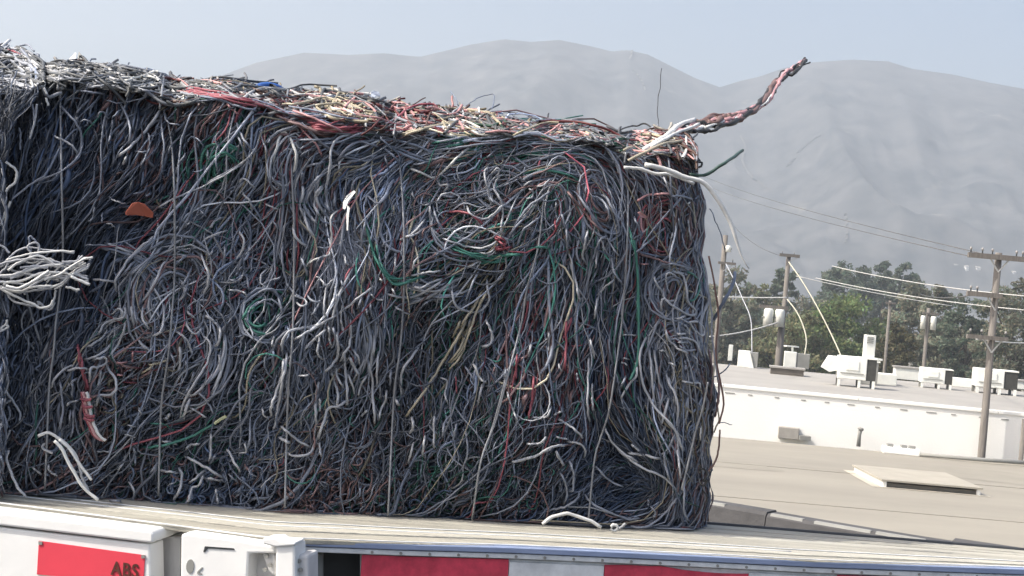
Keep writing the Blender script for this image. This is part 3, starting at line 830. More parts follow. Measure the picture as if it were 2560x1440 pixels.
def build_core(name, x0, x1, off, parent, right_round):
    xs = np.linspace(x0, x1, 90); rows = []
    for t in np.linspace(0, 1, 46):
        py = bY(xs) + (fY(xs) + 6 - bY(xs)) * t
        o = off + lump(xs, py)
        if right_round: o = o - np.clip((xs - (xr(py) - 90)) / 90, 0, 1) ** 2.2 * .11
        rows.append(FP(np.minimum(xs, xr(py)) if right_round else xs, py, o))
    for t in np.linspace(.15, 1, 8):
        py = fY(xs) + 6 + (cY(xs) + 14 - fY(xs) - 6) * t
        rows.append(FP(xs, py, off + lump(xs, py) * .6))
    last = rows[-1]
    for dpt, dz in [(.15, .005), (.4, -.01), (.62, -.06)]:
        rows.append(last + np.array([-BN[0] * dpt, -BN[1] * dpt, dz]) + rng.normal(0, .008, last.shape))
    back = rows[-1].copy(); back[:, 2] = DZ - .305; rows.append(back)
    bot = rows[0].copy(); bot[:, 2] = DZ - .305; bot[:, :2] += -BN[:2] * .34; rows.append(bot)
    sh = rows[0].copy(); sh[:, :2] += -BN[:2] * .3; rows.append(sh)
    V = np.array(rows); nr, nc = V.shape[:2]
    idx = np.arange(nr * nc).reshape(nr, nc)
    r2 = np.roll(idx, -1, axis=0)
    F = np.stack([idx[:, :-1], r2[:, :-1], r2[:, 1:], idx[:, 1:]], -1).reshape(-1, 4)
    fs = [tuple(f) for f in F.tolist()] + [tuple(idx[:, 0].tolist()), tuple(idx[::-1, -1].tolist())]
    return MB().add(V.reshape(-1, 3), fs).build(name, M_CORE, parent)


b0 = FP(np.array(880.), np.array(1295.), -.3)
bale = empty('cable_bale', tuple(b0))
tag(bale, 'huge dark pressed bale of tangled scrap cable tied with wires on the trailer deck', 'scrap bale', 'scrap cable bales')
build_core('bale_core', 24, 1752, -.048, bale, True)
b1 = FP(np.array(-150.), np.array(1235.), -.2)
bale2 = empty('cable_bale', tuple(b1))
tag(bale2, 'neighbouring scrap cable bale cut by the left frame edge with pale sunlit wires poking out', 'scrap bale', 'scrap cable bales')
build_core('bale_core', -320, 6, -.03, bale2, False)

# flow of the strands over the face: x, y, angle (0 right, 90 up), sigma, wobble, length, colours
SEEDS = [
    (560, 400, 80, .5, 130, 'NNNDG'), (1260, 470, 30, 1., 130, 'NNGGL'), (1380, 620, 75, .4, 190, 'NNNDG'), (1420, 900, 85, .4, 170, 'MRRMG'), (1340, 960, 85, .5, 160, 'MMRDG'),
    (1680, 560, 85, .5, 150, 'MRMMG'), (350, 930, 40, .9, 80, 'MRMMO'), (520, 1090, 20, .5, 130, 'NNDDG'), (1150, 1150, 70, .7, 110, 'NNDG'), (1200, 690, 60, .4, 170, 'MOMRG'), (880, 330, -5, .2, 220, 'MMRMD'),
    (1600, 700, 85, .3, 190, 'NNDDG'), (300, 340, 70, .4, 150, 'MMDG'), (820, 1230, 40, .9, 80, 'MMKD'),
    (60, 330, 85, .5, 130, 'KKDGGL'), (70, 560, 70, .3, 150, 'KKDGL'), (60, 800, 80, .6, 120, 'KKDGGL'), (70, 1000, 75, .6, 120, 'KDGGL'),
    (60, 1180, 60, .7, 90, 'KDMGL'), (210, 330, 70, .4, 170, 'KBBDG'), (220, 480, 40, .12, 260, 'KKKBBD'), (130, 560, 62, .1, 280, 'KKKBBD'),
    (260, 640, 60, .12, 260, 'KKKKBD'), (190, 740, 75, .15, 220, 'KKKDB'), (330, 330, 75, .5, 150, 'KDDMG'), (350, 560, 10, .5, 120, 'KKKDD'),
    (420, 420, 80, .5, 120, 'KDMMG'), (540, 370, 80, .55, 130, 'KDNNGG'), (610, 350, 75, .5, 150, 'KDDGGR'), (560, 500, 40, .5, 130, 'KKNDN'),
    (480, 330, 20, .3, 200, 'KDMMD'), (650, 290, -12, .2, 240, 'KMMRRD'), (800, 310, -5, .15, 260, 'KMMRRPD'), (700, 400, 75, .6, 150, 'KDGGM'),
    (650, 500, 60, .7, 120, 'KDGG'), (400, 660, 60, .35, 200, 'KDGG'), (480, 700, 75, .8, 170, 'KDGGL'), (560, 700, 70, .8, 160, 'KDDGM'),
    (620, 600, 75, .8, 130, 'KKDG'), (650, 760, 60, .5, 120, 'KKNN'), (340, 800, 60, .5, 200, 'KDGGL'), (480, 840, 95, .6, 200, 'KDGGL'),
    (240, 880, 50, .6, 160, 'KDGG'), (350, 930, 40, .9, 80, 'MRMOGD'), (460, 960, 65, .3, 240, 'KDDGG'), (200, 1000, 85, .5, 130, 'KDGG'),
    (330, 1060, 70, .7, 90, 'KKDG'), (450, 1080, 15, .6, 130, 'KKNND'), (560, 1000, 50, .8, 100, 'KKDDG'), (600, 900, 60, .8, 110, 'KKDDG'),
    (150, 1150, 70, .8, 90, 'KMDGM'), (400, 1180, 60, 1., 80, 'KKDG'), (600, 1180, 60, 1., 80, 'KKDGB'), (250, 1210, 20, .8, 90, 'KMMK'),
    (500, 1240, 70, .8, 80, 'KBMK'), (760, 1000, 80, .7, 120, 'KKDG'), (780, 880, 80, .6, 170, 'KDGG'), (860, 760, 85, .45, 190, 'KDGGL'),
    (860, 640, 75, .3, 120, 'DGGGL'), (900, 690, 70, .25, 100, 'DGGGD'), (800, 560, 95, .4, 200, 'KDDGG'), (760, 460, 85, .4, 220, 'KDGGG'),
    (880, 380, 20, .3, 220, 'KDDGG'), (960, 430, 60, .5, 180, 'KDDG'), (940, 560, 90, .3, 160, 'KKNND'), (980, 640, 80, .5, 150, 'KDNG'),
    (1060, 520, 70, .6, 120, 'KDDGG'), (1100, 600, 10, .7, 130, 'KDNGR'), (1150, 370, 12, .18, 300, 'DDGGN'), (1120, 330, 14, .18, 260, 'OOGPN'),
    (1300, 360, 6, .15, 300, 'KDDGG'), (1440, 380, -12, .15, 320, 'DDGGM'), (1250, 450, 30, 1.1, 130, 'KNGGL'), (1180, 480, 30, 1.0, 140, 'KDNGG'),
    (1320, 520, 40, .6, 170, 'KNGGL'), (1350, 640, 75, .5, 190, 'KNNDG'), (1200, 640, -8, .3, 220, 'KNNGD'), (1440, 560, -60, .25, 220, 'KDDGM'),
    (1500, 480, -55, .3, 240, 'KDMGG'), (1560, 520, -70, .3, 200, 'KDMG'), (1640, 420, -18, .2, 220, 'DGMGO'), (1660, 540, 85, .6, 140, 'KMRRG'),
    (1700, 500, 100, .3, 170, 'KMMGO'), (1715, 640, 95, .2, 190, 'KMMGG'), (1640, 640, 75, .35, 180, 'KMMG'), (1500, 640, 75, .5, 170, 'KDNGM'),
    (1420, 720, 85, .45, 170, 'KNDDG'), (1560, 740, 85, .4, 180, 'KNNDG'), (1680, 740, 60, .9, 170, 'KDGGL'), (1700, 860, 110, .6, 190, 'KDGGL'),
    (1640, 880, 100, .35, 240, 'KDGG'), (1660, 1000, 110, .3, 240, 'KDDGG'), (1740, 960, 85, .5, 150, 'KMOOG'), (1755, 1080, 85, .6, 140, 'KMOOG'),
    (1740, 1200, 85, .4, 120, 'KMMD'), (1500, 860, 88, .12, 220, 'KBBBD'), (1520, 960, 88, .12, 200, 'KKBBD'), (1580, 1080, -28, .12, 260, 'KMMBD'),
    (1600, 1180, -32, .15, 240, 'KMBKD'), (1660, 1120, 100, .3, 160, 'KDDG'), (1420, 900, 85, .4, 180, 'KDRMG'), (1330, 920, 85, .6, 150, 'KRMMG'),
    (1310, 820, 80, .5, 140, 'KDDMG'), (1230, 860, 75, .5, 150, 'KDNG'), (1160, 760, 60, .3, 220, 'KOONG'), (1080, 740, 20, .6, 140, 'KDBGG'),
    (1060, 860, 80, .6, 120, 'KDGG'), (980, 860, 85, .6, 130, 'KDGG'), (940, 1000, 85, .6, 140, 'KDGG'), (1060, 1000, 75, .7, 110, 'KDDG'),
    (1180, 960, 85, .7, 130, 'KDNG'), (1240, 1060, 80, .6, 120, 'KBNDG'), (1120, 1120, 70, .8, 110, 'KNNDG'), (1360, 1080, 20, .6, 130, 'KMDGG'),
    (1450, 1150, 60, .7, 110, 'KNDG'), (1380, 1200, 75, .8, 90, 'KNND'), (900, 1140, 75, .9, 90, 'KMDG'), (750, 1120, 60, .9, 90, 'KMDG'),
    (800, 1220, 80, 1., 80, 'KMMG'), (1000, 1200, 60, .9, 90, 'KNMD'), (1150, 1240, 40, .9, 90, 'KBMD'), (1300, 1260, 30, .8, 90, 'KKMD'),
    (1480, 1260, 40, .5, 120, 'KKMB'), (1600, 1270, 20, .3, 150, 'KKBM'), (700, 1240, 30, .7, 90, 'KMK'), (1700, 1270, 70, .3, 130, 'KDM'),
]
SX = np.array([s[0] for s in SEEDS], float); SY = np.array([s[1] for s in SEEDS], float)
SA = np.radians([s[2] for s in SEEDS]); SWB = np.array([s[3] for s in SEEDS]); SLN = np.array([s[4] for s in SEEDS], float)


_sr = np.random.default_rng(77)
SBR = _sr.lognormal(0, .28, len(SEEDS)); SRD = _sr.uniform(.65, 1.4, len(SEEDS)) * np.where(SWB <= .16, .72, 1.) * np.where(SY > 1060, .85, 1.)


def field(x, y):
    d2 = (x[:, None] - SX) ** 2 + (y[:, None] - SY) ** 2
    w = np.exp(-d2 / (2 * 75. ** 2)) + 1e-9
    c = (w * np.cos(2 * SA)).sum(1); s = (w * np.sin(2 * SA)).sum(1)
    return .5 * np.arctan2(s, c)


def strands(x, y, seed_i, R, npt=12, lenk=1.0, fixed=None):
    M = len(x)
    L = SLN[seed_i] * R.lognormal(-.15, .55, M) * lenk
    L = np.clip(L, 26, 700)
    wob = SWB[seed_i]
    step = L / (npt - 1)
    X = np.zeros((M, npt)); Yp = np.zeros((M, npt))
    X[:, 0] = x; Yp[:, 0] = y
    sgn = R.choice([-1., 1.], M)
    jit = R.normal(0, .22, M) * (0.35 + wob)
    curv = R.normal(0, 1, M) * wob * 1.5
    ph = R.uniform(0, 6.28, M); fr = R.uniform(.5, 1.6, M)
    cx, cy_ = x.copy(), y.copy()
    prev = None
    for i in range(1, npt):
        a = field(cx, cy_)
        hx, hy = np.cos(a), -np.sin(a)
        if prev is None: s = sgn
        else: s = np.where(hx * prev[0] + hy * prev[1] >= 0, 1., -1.)
        hx, hy = hx * s, hy * s
        prev = (hx, hy)
        t = i / (npt - 1)
        da = jit + curv * (t - .5) * 2.2 + wob * .8 * np.sin(ph + fr * 6.28 * t)
        dx = hx * np.cos(da) - hy * np.sin(da); dy = hx * np.sin(da) + hy * np.cos(da)
        cx = cx + dx * step; cy_ = cy_ + dy * step
        X[:, i] = cx; Yp[:, i] = cy_
    return X, Yp


def lin_col(code): return np.array(PAL[code])


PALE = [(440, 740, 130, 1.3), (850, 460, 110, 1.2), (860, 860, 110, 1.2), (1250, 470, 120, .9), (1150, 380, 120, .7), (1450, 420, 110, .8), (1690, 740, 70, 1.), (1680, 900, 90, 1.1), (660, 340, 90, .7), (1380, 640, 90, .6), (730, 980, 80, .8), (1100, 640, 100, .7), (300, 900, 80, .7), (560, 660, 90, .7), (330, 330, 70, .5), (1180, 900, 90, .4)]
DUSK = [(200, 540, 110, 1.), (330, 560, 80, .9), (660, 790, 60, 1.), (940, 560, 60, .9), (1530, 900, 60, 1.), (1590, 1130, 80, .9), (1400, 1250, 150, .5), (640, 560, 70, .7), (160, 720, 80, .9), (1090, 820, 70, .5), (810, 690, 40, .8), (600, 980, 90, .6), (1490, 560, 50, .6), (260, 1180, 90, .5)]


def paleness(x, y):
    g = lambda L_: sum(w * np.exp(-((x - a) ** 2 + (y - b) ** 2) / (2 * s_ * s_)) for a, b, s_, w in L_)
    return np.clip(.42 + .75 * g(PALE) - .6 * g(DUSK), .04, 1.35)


def coils(R):
    out = []
    for (cx, cy, rx, ry, rot, n, pal, a0, a1) in [(430, 735, 95, 120, .4, 26, 'GGLLGM', 0, 6.0), (860, 480, 125, 150, -.3, 26, 'GGLGD', 1.4, 4.8), (1180, 570, 120, 85, .1, 22, 'GGNLN', 2.6, 6.5), (1270, 470, 70, 55, .3, 18, 'GLGNG', 0, 6.2),
                                           (1500, 505, 45, 75, -.5, 20, 'GDMGG', 0, 6.2), (1690, 730, 60, 62, 0, 18, 'GLLGD', 0, 6.0), (1690, 880, 65, 75, .2, 22, 'GLGLD', -1, 4.4), (655, 790, 55, 62, .1, 14, 'NDNG', 0, 6.2), (500, 880, 70, 110, .2, 18, 'GLGD', -1.4, 1.5),
                                           (870, 860, 60, 130, 0, 22, 'GLLGD', -1.2, 1.3), (1080, 690, 120, 60, .1, 16, 'GLGN', 3.2, 6.2), (720, 400, 45, 70, .2, 12, 'GLGM', 0, 6.2), (1640, 980, 60, 150, .1, 18, 'GLGLD', -1.3, 1.1), (340, 690, 120, 40, .75, 22, 'GGLGD', .3, 3.0), (1660, 570, 50, 70, 0, 14, 'RMMP', 0, 6),
                                           (560, 430, 45, 60, 0, 12, 'NNGN', 0, 5), (1360, 470, 150, 70, -.15, 22, 'DGGNM', .2, 2.9), (1000, 400, 150, 60, .15, 22, 'DGGD', .4, 2.8)]:
        for i in range(n):
            k = R.uniform(.4, 1.2); w = R.normal(0, .12, 4)
            s0 = a0 + R.uniform(0, .7); s1 = a1 - R.uniform(0, 1.2)
            t = np.linspace(s0, s1, 12)
            ex = rx * k * np.cos(t) * (1 + w[0] * np.sin(2 * t + w[2] * 9)) + R.normal(0, 7); ey = -ry * k * np.sin(t) * (1 + w[1] * np.cos(3 * t + w[3] * 9)) + R.normal(0, 9)
            r_ = rot + R.normal(0, .12)
            out.append((cx + ex * math.cos(r_) - ey * math.sin(r_), cy + ex * math.sin(r_) + ey * math.cos(r_), random.choice(pal)))
    X = np.array([o[0] for o in out]); Y = np.array([o[1] for o in out]); codes = [o[2] for o in out]
    M = len(X); t = np.linspace(0, 1, 12)[None]
    Y = np.clip(Y, fY(X) - 4, bY(X) - 8); X = np.minimum(X, xr(Y) - 6)
    off = R.uniform(-.006, .012, (M, 1)) + .006 * np.sin(6.28 * (R.random((M, 1)) + t)) - .03 * np.abs(2 * t - 1) ** 6 + lump(X, Y) - np.clip((X - (xr(Y) - 80)) / 80, 0, 1) ** 2.2 * .1
    return FP(X, Y, off), R.uniform(.0017, .0033, M), np.array([PAL[c] for c in codes]) * R.uniform(.8, 1.3, (M, 1)), np.array(codes), np.zeros(M)


def tangle(M, R, x0, x1, off_lo, off_hi, left=False, lenk=1.0, pal=None):
    x = R.uniform(x0, x1, M); f = fY(x); b = bY(x)
    y = f + 4 + (b - f - 8) * R.random(M)
    if pal:                                     # long pale runs gather in the pale patches
        for _ in range(6):
            bad = R.random(M) > paleness(x, y)
            x = np.where(bad, R.uniform(x0, x1, M), x); y = np.where(bad, fY(x) + 4 + (bY(x) - fY(x) - 8) * R.random(M), y)
        f = fY(x); b = bY(x)
    d2 = (x[:, None] - SX) ** 2 + (y[:, None] - SY) ** 2
    # soft choice of the seed
    pr = np.exp(-d2 / (2 * 60. ** 2)) + 1e-12
    pr /= pr.sum(1, keepdims=True)
    si = (pr.cumsum(1) > R.random((M, 1))).argmax(1)
    X, Y = strands(x, y, si, R, lenk=lenk)
    codes = np.array([random.choice(pal if pal and random.random() < .75 else SEEDS[i][5]) for i in si])
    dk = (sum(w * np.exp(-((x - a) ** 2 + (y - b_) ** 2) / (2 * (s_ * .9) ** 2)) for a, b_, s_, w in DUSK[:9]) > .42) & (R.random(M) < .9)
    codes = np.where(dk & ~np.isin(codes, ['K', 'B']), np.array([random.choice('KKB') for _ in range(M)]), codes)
    rad = R.uniform(.0010, .0019, M) * np.where(R.random(M) < .08, 1.7, 1.)
    rad = np.where(np.isin(codes, ['K', 'B', 'M']), rad * 1.25, rad)
    rad = rad * SRD[si]
    o0 = R.uniform(off_lo, off_hi, M)
    o0 = np.where(np.isin(codes, ['G', 'L', 'O', 'P']), np.maximum(o0, off_lo + (off_hi - off_lo) * R.uniform(.5, 1, M)), o0)
    t = np.linspace(0, 1, X.shape[1])[None]
    off = o0[:, None] + .009 * np.sin(6.28 * (R.random((M, 1)) + t * R.uniform(.5, 1.5, (M, 1)))) - .02 * (np.abs(2 * t - 1) ** 4)
    Y = np.minimum(Y, bY(X) - 3 - R.random((M, 1)) * 8)
    Y = np.maximum(Y, fY(X) - 55 * R.random((M, 1)) ** 2.5 + 6 * np.sin(X / 40. + R.uniform(0, 6, (M, 1))))
    if not left:
        xe = xr(Y) + R.uniform(-16, 7, (M, 1)) + 6 * np.sin(Y / 37.) + 4 * np.sin(Y / 13.)
        X = np.minimum(X, xe)
        off = off - np.clip((X - (xr(Y) - 80)) / 80, 0, 1) ** 2.2 * .1
        X = np.maximum(X, -30)
    else:
        lim = np.interp(Y, [120, 240, 300, 420, 700, 1240], [112, 104, 44, 14, 18, 14]) - np.abs(R.normal(0, 34, (M, 1))) + 8 * np.sin(Y / 21. + R.uniform(0, 6, (M, 1)))
        X = np.minimum(X, lim)
    off = off + lump(X, Y) * (1.0)
    P = FP(X, Y, off)
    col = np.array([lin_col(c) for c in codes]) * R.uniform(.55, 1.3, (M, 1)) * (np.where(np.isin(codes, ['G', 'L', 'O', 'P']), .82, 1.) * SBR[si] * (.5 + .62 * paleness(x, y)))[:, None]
    return P, rad, col, codes, np.ptp(Y, axis=1) + np.ptp(X, axis=1)


def top_strands(M, R, x0, x1, left=False):
    """loose offcuts lying on the crest"""
    npt = 12
    x = R.uniform(x0, x1, M); u = R.random(M)
    f = fY(x); c = cY(x)
    y = f + (c - f) * u ** .8
    zone = [(-300, 60, 'KKDDGGLK'), (60, 420, 'KKDDGGLLWK'), (420, 640, 'KKDMPRGLDK'), (640, 760, 'KKDGLMPRDM'), (760, 920, 'OOPWGDMRKD'), (920, 1000, 'DGKGDDMR'), (1000, 1120, 'RRPPGKDM'), (1120, 1260, 'OPWGNDDM'),
            (1260, 1480, 'RRPODKGDD'), (1480, 1600, 'DGNGKWD'), (1600, 1745, 'OPWPRGMMD')]
    L = R.lognormal(4.25, .55, M); L = np.clip(L, 22, 260)
    slope = np.degrees(np.arctan2(-(np.interp(x + 40, CYX, CYB) - np.interp(x - 40, CYX, CYB)), 80.))
    a = np.radians(slope + R.normal(0, 17, M) + R.uniform(-80, 80, M) * (R.random(M) < .14))
    t = np.linspace(-.5, .5, npt)[None]
    curv = R.normal(0, .38, (M, 1))
    aa = a[:, None] + curv * t * 2 +   .12 * np.sin(9 * t + R.uniform(0, 6, (M, 1)))
    st = (L / (npt - 1))[:, None]
    X = x[:, None] + np.cumsum(np.cos(aa) * st, 1) - (np.cos(aa) * st).sum(1, keepdims=True) / 2
    Y = y[:, None] - np.cumsum(np.sin(aa) * st, 1) + (np.sin(aa) * st).sum(1, keepdims=True) / 2
    Y = np.maximum(Y, cY(X) + R.normal(-3, 7, (M, 1)) + 9 * (t + .5) * R.normal(0, 1, (M, 1)))
    Y = np.minimum(Y, fY(X) + 4 + 70 * R.random((M, 1)) ** 2.2 + 10 * t * R.normal(0, 1, (M, 1)))
    if not left: X = np.clip(X, 95, 1742)
    else: X = np.minimum(X, 112)
    codes = []
    for q in x:
        for z in zone:
            if q < z[1]: codes.append(random.choice(z[2])); break
        else: codes.append('G')
    off = R.uniform(-.035, .02, (M, 1)) + .006 * np.sin(t * 9 + R.uniform(0, 6, (M, 1)))
    P = FP(X, Y, off)
    rad = R.uniform(.0014, .0042, M)
    col = np.array([lin_col(c) for c in codes]) * R.uniform(.65, 1.25, (M, 1)) * np.where(np.isin(codes, ['K', 'D', 'M', 'B', 'R', 'N']), 1, 0)[:, None] * np.array([.46, .42, .34]) + np.array([lin_col(c) for c in codes]) * R.uniform(.65, 1.2, (M, 1)) * np.where(np.isin(codes, ['K', 'D', 'M', 'B', 'R', 'N']), 0, 1)[:, None] * np.array([1, .98, .93])
    return P, rad, col, np.array(codes), L


def stickouts(M, R, x0, x1):
    npt = 12
    x = R.uniform(x0, x1, M); y = cY(x) + R.uniform(-2, 16, M)
    L = np.clip(R.lognormal(3.2, .5, M), 10, 75)
    a = np.radians(np.where(R.random(M) < .5, R.uniform(5, 75, M), R.uniform(105, 175, M)))
    a = np.where(R.random(M) < .6, np.radians(R.uniform(-25, 25, M)) + (R.random(M) < .5) * np.pi, a)
    t = np.linspace(0, 1, npt)[None]
    aa = a[:, None] + R.normal(0, .9, (M, 1)) * t + .25 * np.sin(6 * t + R.uniform(0, 6, (M, 1)))
    st = (L / (npt - 1))[:, None]
    X = x[:, None] + np.cumsum(np.cos(aa) * st, 1); Y = y[:, None] - np.cumsum(np.abs(np.sin(aa)) * st, 1) * .6
    P = FP(X, Y, R.uniform(-.03, .01, (M, 1)) + 0 * t)
    codes = np.array([random.choice('KKDDGGLWM' if q < 430 else 'KKDGLOPMW') for q in x])
    rad = R.uniform(.0014, .0042, M)
    col = np.array([lin_col(c) for c in codes]) * R.uniform(.5, 1.1, (M, 1)) * np.array([.66, .62, .55])
    return P, rad, col, codes, L


def strands_to_mesh(name, P, rad, col, parent, sides=4):
    if not isinstance(P, list): P, rad, col = [P], [rad], [col]
    Vs, Fs, Cs, nb = [], [], [], 0
    for p_, r_, c_ in zip(P, rad, col):
        V, F = tube_arrays(p_, np.repeat(r_[:, None], p_.shape[1], 1), sides)
        Vs.append(V); Fs.append(F + nb); Cs.append(np.repeat(c_, p_.shape[1] * sides, axis=0)); nb += len(V)
    me = fast_mesh(name, np.concatenate(Vs), np.concatenate(Fs), np.concatenate(Cs))
    o = link_mesh(name, me, M_STR, parent, smooth=True)
    return o

